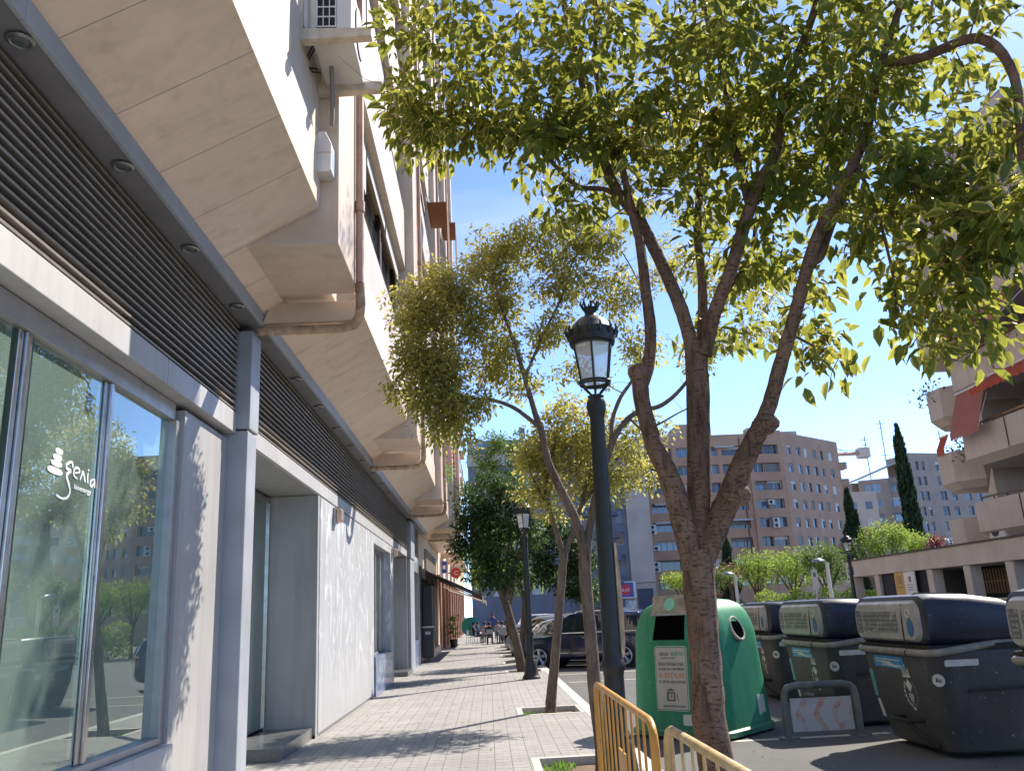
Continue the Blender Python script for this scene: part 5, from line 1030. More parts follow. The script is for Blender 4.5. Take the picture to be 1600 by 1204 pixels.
        for cx_ in (fa, ra):
            yo = s*(hw + .012)
            MB().loft([[(cx_ + (r_w + .07)*math.cos(2*math.pi*k/28), s*(hw*.985 + dy), r_w + (r_w + .07)*math.sin(2*math.pi*k/28)) for k in range(28)] for dy in (-.1, .020)]).build('wheel_arch', M_BLK, t, smooth=40)
            prof = [(.60, -.20), (.93, -.21), (1.0, -.17), (1.0, -.03), (.95, .0), (.74, .008), (.72, -.02)]
            wh = MB().loft([[(cx_ + r_w*pr*math.cos(2*math.pi*k/28), yo + s*(py + .02), r_w + r_w*pr*math.sin(2*math.pi*k/28)) for k in range(28)] for pr, py in prof]).build('wheel', M_TYRE, t, smooth=40)
            rm = MB(); rm.tube([(cx_ + r_w*.70*math.cos(2*math.pi*k/28), yo + s*.026, r_w + r_w*.70*math.sin(2*math.pi*k/28)) for k in range(29)], .022, 6, cap=False)
            for k in range(5):
                w = 2*math.pi*k/5 + .3
                for dw in (-.17, .17):
                    rm.tube([(cx_ + r_w*.12*math.cos(w + dw), yo + s*.03, r_w + r_w*.12*math.sin(w + dw)), (cx_ + r_w*.70*math.cos(w + dw*.8), yo + s*.026, r_w + r_w*.70*math.sin(w + dw*.8))], [.034, .026], 6)
            rm.loft([[(cx_ + .07*math.cos(2*math.pi*k/14), yo + s*.045, r_w + .07*math.sin(2*math.pi*k/14)) for k in range(14)], [(cx_ + .075*math.cos(2*math.pi*k/14), yo + s*.0, r_w + .075*math.sin(2*math.pi*k/14)) for k in range(14)]])
            rm.build('rim', M_RIMM, wh, smooth=40)
    for nm, i0, i1, f0, f1 in (('windscreen', 5.35, 7.7, 0, 1), ('rear_window', 11.1, 12.7, 0, 1)):
        g = MB(); pr = []
        for q in range(7):
            ii = i0 + (i1 - i0)*q/6; i = int(ii); gq = ii - i; A = info[i]; Bn = info[i+1]; v = [A[k]*(1-gq) + Bn[k]*gq for k in range(5)]
            pr.append([(v[0] - (.004 if nm == 'windscreen' else -.004), yy*v[4]*.84, v[3] + (.012 if abs(yy) < .6 else .006)) for yy in (-1, -.5, 0, .5, 1)])
        for a, b in zip(pr[:-1], pr[1:]):
            for k in range(4): g.quad(a[k], a[k+1], b[k+1], b[k])
        g.build(nm, M_CGL, t, smooth=60)
    MB().box(xf - .004, xf + .05, -.45, .45, hood*.52, hood*.66).build('grille', M_BLK, t, bevel=.01)
    MB().box(xf - .03, xf + .02, -.26, .26, .42, .53).build('number_plate', M_SW, t)
    return t
ang = math.atan2(-1.22, 2.63)      # parked nose-in at a slant to the kerb
def slant(x, y): return x, y, ang
car('dark navy off-road car parked nose-in at a slant, nearest to the kerb', 'parked_car', paint('navy', (.005, .010, .042)), 3.36, 28.40 + .95*math.cos(ang), ang, 4.80, 1.94, 1.72, group='cars parked nose-in along the kerb')
row = [(3.2, 32.6, 'grey estate car parked directly behind the navy off-road car', (.13, .13, .125), 'suv', 1.62), (3.1, 36.0, 'silver hatchback parked behind the grey estate car', (.42, .42, .41), 'hatch', 1.50), (3.0, 39.4, 'white hatchback further along the slanted parking row', (.60, .60, .58), 'hatch', 1.48), (3.0, 42.8, 'black car further along the slanted parking row', (.015, .015, .017), 'hatch', 1.50), (3.0, 46.2, 'pale grey car far along the slanted parking row', (.33, .34, .36), 'suv', 1.62), (3.0, 53, 'dark blue car at the far end of the slanted row', (.02, .035, .10), 'hatch', 1.5)]
for x, y, l, c, kd, h in row: car(l, 'parked_car', paint('p%d' % int(y*10), c), x, y, ang, 4.45, 1.82, h, .98, kd, 'cars parked nose-in along the kerb', kd == 'suv')
for u, Y, rz, l, c, kd, h in ((905, 74, .2, 'blue car parked across the plaza left of the near lantern post', (.03, .07, .22), 'hatch', 1.55), (980, 66, .15, 'white car parked across the plaza right of the near lantern post', (.65, .65, .64), 'hatch', 1.55), (1020, 58, .2, 'dark blue car parked across the plaza left of the green bell', (.015, .03, .10), 'suv', 1.66),
                       (880, 84, 0, 'dark red car far across the plaza', (.20, .015, .015), 'hatch', 1.5), (846, 80, .1, 'silver car far across the plaza behind the trees', (.45, .46, .47), 'hatch', 1.5), (830, 70, .2, 'white van-like car far across the plaza behind the second lantern post', (.6, .6, .6), 'suv', 1.7), (945, 88, 0, 'silver grey car farthest across the plaza', (.35, .36, .38), 'hatch', 1.5), (1556, 24.5, math.pi/2, 'dark green car parked inside the pavilion arcade at the right', (.02, .04, .035), 'hatch', 1.5)):
    q = at(u, 950, Y); car(l, 'parked_car', paint('q%d' % u, c), q.x, Y, rz, 4.4, 1.8, h, .97, kd, 'cars parked across the plaza', False)
# ---------------------------------------------------------------- buildings across the plaza
M_BRICK = mat('brown_brick', (.41, .25, .165), .85, .12, .6, .2, 30); M_BRICK2 = mat('tan_brick', (.33, .255, .205), .85, .12, .5); M_STONE2 = mat('grey_brown_render', (.37, .29, .235), .85, .12, .5)
M_SLATE = mat('slate_panel', (.115, .14, .19), .5, .2, .5); M_BEIGE = mat('beige_render', (.40, .365, .335), .85, .1, .5); M_WFR = mat('window_white', (.60, .61, .63), .5, .1); M_GFR = mat('window_grey', (.20, .20, .21), .5, .1)
M_PANE = darkglass('pane_dark', (.045, .055, .07), .06, .8); M_PANEB = darkglass('pane_blue', (.10, .16, .24), .05, .9); M_BLIND = mat('blind_grey', (.19, .185, .18), .7, .15, 3); M_BLINDW = mat('blind_white', (.52, .51, .49), .7, .1, 3)
def seg_matrix(P, Q):
    d = (Vector((Q[0], Q[1], 0)) - Vector((P[0], P[1], 0))); L = d.length; d.normalize(); n = Vector((d.y, -d.x, 0))     # n points to the viewer side
    return Matrix(((d.x, -n.x, 0, P[0]), (d.y, -n.y, 0, P[1]), (0, 0, 1, 0), (0, 0, 0, 1))), L      # local: x along, y into the wall, z up
def facade(par, P, Q, zb, zt, rows, cols, m, depth=.45, back=3.0, seed=0, frame=None, minipanes=True, shut=.5):
    """wall with real openings; windows are parts of it"""
    Mx, L = seg_matrix(P, Q); w = MB(); w.M = Mx; z = zb; rg = random.Random(seed)
    for zc, h in sorted(rows):
        w.box(0, L, 0, depth, z, zc - h/2); x = 0
        for a, b in cols:
            if a > x: w.box(x, a, 0, depth, zc - h/2, zc + h/2)
            x = b
        if x < L: w.box(x, L, 0, depth, zc - h/2, zc + h/2)
        z = zc + h/2
    w.box(0, L, 0, depth, z, zt); w.box(.02, L - .02, depth + .25, back, zb, zt - .3)
    w.build('wall', m, par, world=True)
    for zc, h in rows:
        for a, b in cols:
            f = MB(); f.M = Mx; z0, z1 = zc - h/2, zc + h/2; d0 = depth - .22; n = max(1, round((b - a)/1.0)) if minipanes else 1
            f.box(a, b, d0, d0 + .06, z0, z0 + .07).box(a, b, d0, d0 + .06, z1 - .07, z1)
            for i in range(n + 1): xx = a + (b - a - .07)*i/n; f.box(xx, xx + .07, d0 + .001, d0 + .059, z0 + .07, z1 - .07)
            fo = f.build('window', frame or (M_WFR if rg.random() < .45 else M_GFR), par, world=True); subbase(fo, par)
            g = MB(); g.M = Mx; g.box(a, b, d0 + .08, d0 + .1, z0, z1); g.build('pane', M_PANEB if rg.random() < .3 else M_PANE, fo, world=True)
            if rg.random() < shut:
                s = MB(); s.M = Mx; k = rg.choice((.2, .35, .6, .97)); s.box(a + .02, b - .02, d0 - .06, d0 - .02, z1 - (z1 - z0)*k, z1); s.build('shutter', M_BLINDW if rg.random() < .4 else M_BLIND, fo, world=True)
def things_ac(spots):
    first = None
    for (x, y, z) in spots:
        if first is None:
            t = thing('air_conditioner', 'small white air conditioner on a balcony of the brown apartment block', 'air conditioner', (x, y, z), group='air conditioners on the brown block')
            MB().box(-.45, .45, -.2, .2, 0, .68).build('casing', M_LWHITE, t, bevel=.03); MB().disc((-.1, -.202, .34), (0, -1, 0), .26, 16, .02).build('fan', M_BLK, t); first = t
        else: o = copy_tree(first); o.location = (x, y, z)
# brown block: front, rounded corner and side
br = thing('brown_apartment_block', 'long brown brick apartment block with a stepped corner, tallest behind the plaza', 'building', (40, 126, ROAD))
rowz = [(24.0 - 2.75*k, 1.42) for k in range(8)]
facade(br, (23.9, 125), (40.0, 125), 0, 26.5, rowz, [(.9, 4.6), (5.3, 8.3), (8.7, 11.6), (12.2, 15.4)], M_BRICK, .9, 4, 3, None, True, .55)
facade(br, (40.0, 124.7), (45.6, 125.4), 0, 26.9, rowz, [(.6, 2.5), (2.55, 4.9)], M_BRICK, .8, 4, 5, None, True, .5)
facade(br, (45.6, 125.4), (58.8, 136.4), 0, 26.7, rowz, [(1.2, 2.5), (4.0, 5.2), (6.2, 7.3), (8.6, 9.9), (11.0, 12.1), (13.8, 15.1)], M_BRICK, .35, 4, 8, None, False, .6)
MB().add([(23.95, 129.2, 0), (58.5, 139.8, 0), (58.5, 152, 0), (23.95, 152, 0), (23.95, 129.2, 26.2), (58.5, 139.8, 26.2), (58.5, 152, 26.2), (23.95, 152, 26.2)], [(0,3,2,1), (4,5,6,7), (0,1,5,4), (1,2,6,5), (2,3,7,6), (3,0,4,7)]).build('rear_wing', M_BRICK, br, world=True)
MB().box(31, 36.5, 131, 138, 26.2, 29.6).build('roof_house', M_BRICK2, br, world=True); MB().box(41, 42, 127, 129, 26.6, 27.8).box(46, 49.5, 129, 132, 26.5, 27.4).build('roof_house', M_BEIGE, br, world=True)
MB().tube([(38.9, 124.93, .2), (38.9, 124.93, 26)], .09, 8).tube([(24.2, 124.9, .2), (24.2, 124.9, 26)], .10, 8).build('drain_pipe', mat('pipe_dark', (.10, .06, .05), .6), br, world=True)
for k in range(8): MB().box(58.2, 59.9, 136.2, 138.2, 22.2 - 2.75*k, 23.3 - 2.75*k).build('balcony', M_BRICK, br, world=True)
for (xx, k) in ((25.2, 3), (25.0, 4), (35.0, 0), (36.5, 4), (25.6, 1)): MB().add([(xx, 124.98, 24.75 - 2.75*k), (xx + 3, 124.98, 24.75 - 2.75*k), (xx + 3, 124.3, 24.45 - 2.75*k), (xx, 124.3, 24.45 - 2.75*k), (xx, 124.98, 24.70 - 2.75*k), (xx + 3, 124.98, 24.70 - 2.75*k), (xx + 3, 124.3, 24.40 - 2.75*k), (xx, 124.3, 24.40 - 2.75*k)], [(0,1,2,3), (4,7,6,5), (0,4,5,1), (2,6,7,3), (1,5,6,2), (0,3,7,4)]).build('window_awning', M_BLINDW, br, world=True)
things_ac([(24.55, 124.75, 21.0), (24.55, 124.75, 20.28), (24.9, 124.75, 18.2), (24.6, 124.75, 12.7), (24.6, 124.75, 11.95), (24.9, 124.75, 9.6), (24.7, 124.75, 7.3), (24.7, 124.75, 6.55), (38.4, 124.75, 18.4), (38.4, 124.75, 17.65), (42.6, 124.6, 15.6), (43.0, 124.6, 12.9), (43.0, 124.6, 12.15), (38.6, 124.75, 7.2)])
# dark slate block with beige column
dk = thing('slate_apartment_block', 'dark slate and beige apartment block with a shop poster at its foot', 'building', (10, 118, ROAD))
rows2 = [(23.4, 1.5)] + [(20.2 - 3.05*k, 1.7) for k in range(6)]
facade(dk, (-2.2, 118), (12.4, 118), 0, 22.0, rows2[1:], [(.8, 2.2), (2.9, 4.6), (6, 7.6), (8.2, 9.8), (11.4, 13.2)], M_SLATE, .4, 5, 11, M_WFR)
facade(dk, (12.4, 117.6), (19.6, 117.6), 5.4, 24.6, rows2[1:-1] + [(23.2, 1.4)], [(.4, 1.5), (1.9, 3.4), (4.1, 5.4), (5.7, 6.6)], M_SLATE, .5, 5, 13, M_WFR, True, .2)
facade(dk, (12.4, 117.61), (19.6, 117.61), 0, 5.39, [], [], M_BEIGE, .5, 4)
MB().box(19.61, 22.9, 117.3, 123, 5.0, 25.2).build('column', M_BEIGE, dk, world=True); MB().box(-2.3, 7.0, 117.4, 117.95, 21.9, 23.6).build('parapet_band', M_BEIGE, dk, world=True); MB().box(19.61, 22.9, 117.45, 122, 0, 4.95).build('entrance_wall', M_BEIGE, dk, world=True)
M_BSL = mat('balcony_slate', (.075, .095, .145), .5, .15, .6)
for k in range(6): MB().box(13.4, 18.4, 116.5, 117.58, 17.2 - 3.05*k, 18.25 - 3.05*k).build('balcony', M_BSL, dk, world=True)
MB().box(-2.0, 5.5, 117.2, 121, 23.65, 24.4).build('terrace_wall', M_BSL, dk, world=True)
MB().box(-2.2, 12.3, 120, 124, 22.1, 26.0).box(5.4, 6.2, 119.6, 120.4, 22.1, 27.6).box(13, 19.4, 119, 124, 24.6, 26.3).build('penthouse', M_SLATE, dk, world=True)
MB().box(-2.0, 5.5, 118.9, 119.0, 24.45, 25.6).build('glass_railing', M_PANEB, dk, world=True)
sh = MB().box(15.0, 20.0, 117.3, 117.58, 0, 2.7); sh.build('shop_front', mat('shop_white', (.50, .54, .56), .4, .4, 3), dk, world=True); MB().box(20.3, 22.4, 117.3, 117.44, 0, 4.2).build('door', mat('door_navy', (.03, .045, .085), .4), dk, world=True)
MB().box(14.9, 20.1, 117.25, 117.29, 3.0, 5.2).build('poster_frame', M_LWHITE, dk, world=True)
ps_ = thing('shop_poster', 'blue shop poster with a red price disc and the number 6', 'poster', (17.5, 117.2, 3.2))
MB().box(-2.2, 2.2, -.02, .03, 0, 1.85).build('board', mat('poster_blue', (.025, .09, .42), .5, .15, 2), ps_)
MB().disc((1.2, -.022, .95), (0, -1, 0), .78, 24, .01).build('red_disc', mat('poster_red', (.50, .04, .07), .5), ps_); text('price', '6,65', .62, M_SW, ps_, (.62, -.05, .72), (1, 0, 0), (0, 0, 1)); text('letters', 'P    i', .45, M_SW, ps_, (-1.95, -.04, 1.38), (1, 0, 0), (0, 0, 1))
MB().box(-2.0, -.2, -.03, -.022, .98, 1.2).box(-2.0, -.1, -.03, -.022, .6, .82).box(-2.0, .0, -.03, -.022, .28, .5).build('text_lines', mat('poster_pale', (.4, .55, .75), .5), ps_)
# far right: tan and grey-brown block
fr = thing('tan_apartment_block', 'distant tan and grey-brown block behind the tallest cypress', 'building', (90, 170, ROAD))
rows3 = [(22.6 - 3.0*k, 1.7) for k in range(7)]
facade(fr, (75.6, 168), (84.5, 164), 0, 24.4, rows3, [(1.2, 4.0), (5.6, 8.8)], M_BRICK2, .4, 6, 21, M_WFR, True, .6)
facade(fr, (84.5, 163.8), (106, 170), 0, 29.0, [(26.4 - 3.0*k, 1.8) for k in range(8)], [(1.5, 2.4), (3.0, 3.9), (6.5, 8.2), (9.5, 10.8), (13, 14.4), (15.8, 17.0)], M_STONE2, .4, 6, 23, M_GFR)
MB().add([(75.4, 167.5, 24.41), (84.4, 163.4, 27.8), (84.4, 172, 27.8), (75.4, 174, 24.41), (75.4, 167.5, 24.7), (84.4, 163.4, 28.1), (84.4, 172, 28.1), (75.4, 174, 24.7)], [(0,3,2,1), (4,5,6,7), (0,1,5,4), (1,2,6,5), (2,3,7,6), (3,0,4,7)]).build('roof', M_GFR, fr, world=True)
MB().box(76, 83, 172, 180, 0, 24.5).build('rear_wing', M_BRICK2, fr, world=True)
bb = thing('beige_block', 'pale beige block seen between the brown block and the tan block', 'building', (66, 150, ROAD))
facade(bb, (60.6, 150), (70.5, 150), 0, 20.0, [(17.5, 1.5), (14.3, 1.5), (11, 1.5), (8, 1.5)], [(1.5, 3.0), (4.8, 6.2), (7.6, 9)], mat('beige_pale', (.50, .43, .36), .85, .1, .5), .3, 6, 31)
MB().box(66.5, 69.5, 146, 149.9, 0, 13.5).build('low_wing', M_BEIGE, bb, world=True)
# crane, masts
cr_ = thing('tower_crane', 'tower crane jib with a pale counterweight box behind the brown block', 'crane', (56, 160, ROAD)); M_CR = mat('crane_rust', (.50, .28, .19), .6, .1); zc = at(1320, 708, 160).z
MB().box(-.6, .6, -.6, .6, 0, zc + 3).build('mast', M_CR, cr_); m = MB(); xe = at(1341, 706, 160).x - 56; m.tube([(-25, 0, zc - .3), (xe, 0, zc + .0)], .35, 6); m.build('jib', M_CR, cr_)
MB().box(xe - .1, xe + 1.9, -1, 1, zc - .9, zc + 1.0).build('counterweight', mat('crane_box', (.60, .47, .38), .6, .1), cr_); MB().tube([(0, 0, zc + 3), (xe, 0, zc + .4)], .05, 4).tube([(xe - 4.5, 0, zc), (xe - 5.5, 0, zc + 1.5), (xe - 2, 0, zc + .3)], .05, 4).build('cable', M_BLK, cr_)
for u, v0, Y, l in ((1350, 680, 160, 'left slender lattice mast behind the crane'), (1374, 655, 165, 'tallest slender lattice mast left of the tall cypress'), (1382, 704, 168, 'shortest slender mast left of the tall cypress'), (1466, 672, 175, 'thin roof antenna right of the tall cypress')):
    q = at(u, v0, Y); t = thing('antenna_mast', l, 'mast', (q.x, Y, ROAD), group='antenna masts on the skyline')
    MB().tube([(0, 0, 0), (0, 0, q.z)], .10, 4).build('pole', M_GFR, t); MB().box(-.9, .9, -.05, .05, q.z - .8, q.z - .7).box(-.6, .6, -.05, .05, q.z - 1.8, q.z - 1.7).build('aerial', M_GFR, t)
# ---------------------------------------------------------------- pavilion arcade on the right
M_CONC = mat('pavilion_concrete', (.56, .50, .44), .8, .12, .7, .2, 30, streak=.3); M_CONCE = mat('roof_edge', (.10, .085, .08), .8)
pa = thing('pavilion', 'low stone pavilion with a flat roof on square columns across the road', 'building', (20, 36, ROAD))
MB().box(20.0, 34, 20, 47.6, 2.74, 3.58).build('roof', M_CONC, pa, world=True, bevel=.01); MB().box(19.93, 34.1, 19.9, 47.7, 3.585, 3.645).build('roof_edge', M_CONCE, pa, world=True)
for y in (47.1, 44.1, 38.7, 35.6, 32.6, 29.6, 26.6, 23.6): MB().box(20.05, 20.55, y - .25, y + .25, ROAD, 2.735).build('column', M_CONC, pa, world=True, bevel=.015)
MB().box(22.6, 22.7, 39.2, 47.0, ROAD, 2.73).build('back_wall', mat('pavilion_dark', (.045, .05, .055), .6, .2), pa, world=True); MB().box(22.75, 34, 20, 20.2, ROAD, 2.73).build('end_wall', MATS['pavilion_dark'], pa, world=True); MB().box(22.4, 22.45, 20.3, 39.1, .0, 2.72).build('shop_glazing', darkglass('pav_glass', (.05, .07, .075), .03, 1), pa, world=True)
MB().box(20.15, 20.4, 39.4, 42.6, ROAD, 1.35).build('low_wall', M_CONC, pa, world=True); MB().box(20.2, 20.3, 38.96, 43.84, 1.36, 2.73).build('slat_screen', stripes('screen_slats', (.03, .03, .045), (.015, .015, .02), 2, .12, .4), pa, world=True)
grl = MB()
for y in np.arange(29.9, 38.3, .22): grl.box(22.2, 22.25, y, y + .035, 1.55, 2.6)
grl.box(22.2, 22.25, 29.9, 38.4, 2.05, 2.09); grl.build('grille', mat('grille_tan', (.55, .38, .22), .6), pa, world=True)
wl_ = MB().box(22.9, 23, 20.3, 39, 1.6, 2.7); wl_.build('inner_wall', mat('ochre_wall', (.6, .42, .24), .8), pa, world=True)  # plain ochre wall behind the glazing
for y in (36.9, 33.9): 
    c_ = MB(); c_.box(20.7, 22.2, y - 1.1, y + 1.1, 1.30, 1.36); c_.build('stall_canopy', M_SW, pa, world=True)
pn_ = thing('pavilion_sign', 'yellow and white notice board hung under the pavilion roof edge', 'sign', (20.02, 40.9, 1.62)); M_OCH = mat('sign_ochre', (.55, .33, .05), .5, .08)
MB().box(-.06, .0, .1, 1.05, 0, 1.1).build('yellow_half', M_OCH, pn_); MB().box(-.06, 0, -.95, .095, 0, 1.1).build('white_half', M_SW, pn_)
e = MB()
for k in range(3): e.box(-.068, -.062, -.75, -.15, .26 + k*.11, .29 + k*.11)
e.box(-.068, -.062, -.58, -.36, .62, .88); e.build('print', M_BLIND, pn_); MB().box(-.068, -.062, .3, .85, .55, .95).box(-.068, -.062, .25, .9, .36, .46).build('faint_print', mat('sign_ochre_dark', (.40, .24, .05), .5), pn_)
sb = thing('street_name_plate', 'small dark blue street name plate on the pavilion corner', 'sign', (20, 47.0, 2.86)); MB().box(-.035, -.003, -.35, .3, 0, .42).build('plate', mat('plate_blue', (.02, .03, .12), .4, .1), sb); MB().box(-.042, -.037, -.22, -.05, .12, .32).box(-.042, -.037, .02, .18, .12, .32).build('print', M_SW, sb)
# ---------------------------------------------------------------- balcony tower behind the pavilion
M_BAL = mat('balcony_concrete', (.54, .48, .425), .85, .1, .5, .15, 25, streak=.3, streakcol=(.26, .20, .17)); M_ORG = cloth('awning_orange', (.62, .13, .07), .4); M_PINK = cloth('awning_salmon', (.60, .26, .20), .45)
tw = thing('balcony_tower', 'beige apartment tower with angular stacked balconies behind the pavilion', 'building', (24, 38, ROAD))
MB().box(24.6, 40, 12, 40.2, ROAD, 21).build('wall', M_BAL, tw, world=True); MB().box(26.0, 40, 40.21, 41.5, ROAD, 21).build('side_wall', M_BAL, tw, world=True)
def tray(pts, z0, z1, name, inner=.18):
    """balcony parapet: polygon plan swept up, bottom drawn inwards"""
    n = len(pts); cx = sum(p[0] for p in pts)/n; cy = sum(p[1] for p in pts)/n; sh_ = lambda k: [(cx + (p[0]-cx)*k, cy + (p[1]-cy)*k) for p in pts]
    lo = sh_(.80); m = MB().loft([[(a, b, z0 - .32) for a, b in lo], [(a, b, z0) for a, b in pts], [(a, b, z1) for a, b in pts], [(a, b, z1) for a, b in sh_(.92)], [(a, b, z0 + .1) for a, b in sh_(.92)]])
    return m.build(name, M_BAL, tw, world=True)
for k in range(6):
    z = 4.05 + 3.05*k
    b1 = tray([(26, 36.9), (22.5, 37.0), (21.6, 37.9), (21.6, 39.1), (22.6, 40.4), (26, 40.4)], z - .55, z + .85, 'balcony'); subbase(b1, tw)
    b2 = tray([(26, 28.2), (20.75, 28.4), (20.75, 32.15), (20.78, 32.2), (20.75, 35.3), (22.0, 36.4), (26, 36.6)], z, z + 1.22, 'balcony'); subbase(b2, tw)
    MB().box(20.72, 20.745, 32.15, 32.19, z + .02, z + 1.2).build('joint', M_BLK, b2, world=True)
    MB().prism([(36.61, z + .3), (37.19, z + .3), (37.19, z + 1.9), (36.61, z + 3.0)], 'x', 22.6, 26).build('fin_wall', M_BAL, tw, world=True)
    for ya, yb in ((29, 31.5), (33, 35.5), (38, 40)): MB().box(24.40, 24.55, ya, yb, z + .2, z + 2.3).build('balcony_door', M_PANE, tw, world=True)
    rl = MB(); rl.box(20.9, 20.96, 28.6, 35.0, z + 1.36, z + 1.44)
    for y in np.arange(28.7, 35.1, .9): rl.box(20.91, 20.95, y, y + .04, z + 1.22, z + 1.36)
    rl.build('handrail', M_BROWNM if k == 0 else mat('rail_wood', (.30, .17, .09), .6), b2, world=True)
    gr_ = MB()
    for y in np.arange(31.6, 33.0, .14): gr_.box(24.2, 24.24, y, y + .03, z + .2, z + 2.4)
    gr_.build('window_grille', M_SW, tw, world=True)
def wavy(name, par, a, b, c, d, m, drop=.28, nw=10):
    """awning cloth a-b along the wall, d-c along the outer bar, with a scalloped valance"""
    a, b, c, d = map(Vector, (a, b, c, d)); mb = MB(); up = Vector((0, 0, .015)); mb.add([a, b, c, d, a + up, b + up, c + up, d + up], [(0,1,2,3), (4,7,6,5), (0,4,5,1), (2,6,7,3), (1,5,6,2), (0,3,7,4)])
    N = nw*6
    for i in range(N):
        f0, f1 = i/N, (i+1)/N; p, q = d.lerp(c, f0), d.lerp(c, f1); h0 = drop*(.75 + .25*abs(math.sin(math.pi*nw*f0))); h1 = drop*(.75 + .25*abs(math.sin(math.pi*nw*f1)))
        mb.quad(p, q, q - Vector((0, 0, h1)), p - Vector((0, 0, h0)))
    return mb.build(name, m, par)
def tower_awning(lbl, y0, y1, ztop, out, dz, m, x=20.72):
    t = thing('balcony_awning', lbl, 'awning', (x, (y0 + y1)/2, ztop), group='awnings on the balcony tower'); h = (y1 - y0)/2
    wavy('cloth', t, (.05, -h, -.02), (.05, h, -.02), (-out, h, -dz), (-out, -h, -dz), m); MB().tube([(.02, -h, .03), (.02, h, .03)], .05, 8).build('roller', M_SW, t)
    for s in (-h, h): MB().tube([(.06, s, -.4), (-out + .02, s, -dz)], .015, 5).build('arm', M_SW, t)
tower_awning('salmon drop awning hanging down steeply from the fourth floor balcony of the tower', 33.0, 35.2, 9.95, .55, 1.75, M_PINK)
tower_awning('bright orange-red awning with a scalloped edge at the right frame edge of the tower', 28.4, 32.6, 10.1, .9, .55, M_ORG)
tower_awning('upper salmon awning among the leaves on the tower', 29.5, 34.8, 13.1, 1.0, 1.3, M_PINK)
tower_awning('narrow orange awning folded against the far side balcony of the tower', 38.2, 38.9, 8.75, .25, .6, M_ORG, 21.75)
tower_awning('highest salmon awning on the tower near the top right', 29.0, 34.0, 16.2, 1.0, 1.3, M_PINK)
for i, (X, Y, Z, n, s, l) in enumerate(((21.3, 30.6, 8.4, 260, (.2, .9, .3), 'green pot plants along the orange-awning balcony'), (22.1, 37.9, 7.9, 160, (.25, .5, .3), 'bushy plants on the side balcony below the salmon awning'), (21.8, 39.2, 10.95, 140, (.3, .5, .3), 'trailing plants on the far balcony edge of the tower'))):
    t = thing('balcony_plant', l, 'plant', (X, Y, Z - .3)); P = np.array([(random.gauss(X, s[0]), random.gauss(Y, s[1]), random.gauss(Z, s[2])) for _ in range(n)])
    leaf_mesh('leaves', P, rng.normal(size=(n, 3)), rng.normal(size=(n, 3)), rng.uniform(.12, .25, n), .5, M_LEAFD, t, (X, Y, Z - .3), 1)
p = at(1545, 843, 33.5); t = thing('air_conditioner', 'grey-white air conditioner standing on the pavilion roof below the tower', 'air conditioner', (21.2, 34.3, 3.69)); MB().box(-.35, .35, -.55, .55, 0, .75).build('casing', M_LWHITE, t, bevel=.03); MB().disc((-.352, .1, .38), (-1, 0, 0), .28, 20, .02).build('fan', M_BLK, t)
# ---------------------------------------------------------------- television inside the shop
M_SCR = darkglass('screen_black', (.006, .006, .008), .08, .6)
tv = thing('television', 'black flat screen with a pale lower frame inside the shop window', 'television', (-3.62, 7.0, .10), R(-80))
MB().box(-.03, .03, -.35, .35, 1.15, 1.54).build('screen', M_SCR, tv, bevel=.006); MB().box(-.034, .036, -.36, .36, 1.115, 1.149).box(-.032, .03, -.36, .36, 1.541, 1.553).build('bezel', M_LWHITE, tv); MB().box(-.05, .02, -.09, .09, .72, 1.115).box(-.12, .12, -.2, .2, .70, .72).build('stand', M_BLK, tv)
cbn = thing('low_cabinet', 'black low cabinet under the screen inside the shop', 'cabinet', (-3.62, 7.05, .10), R(-80)); MB().box(-.25, .25, -.6, .6, .05, .68).build('cabinet_body', M_BLK, cbn, bevel=.01); MB().box(-.26, .26, -.61, .61, .681, .70).build('top', M_BLK, cbn)
for k in range(2): MB().box(.251, .256, -.57 + k*.58, -.01 + k*.58, .1, .64).build('door', M_BLK, cbn)

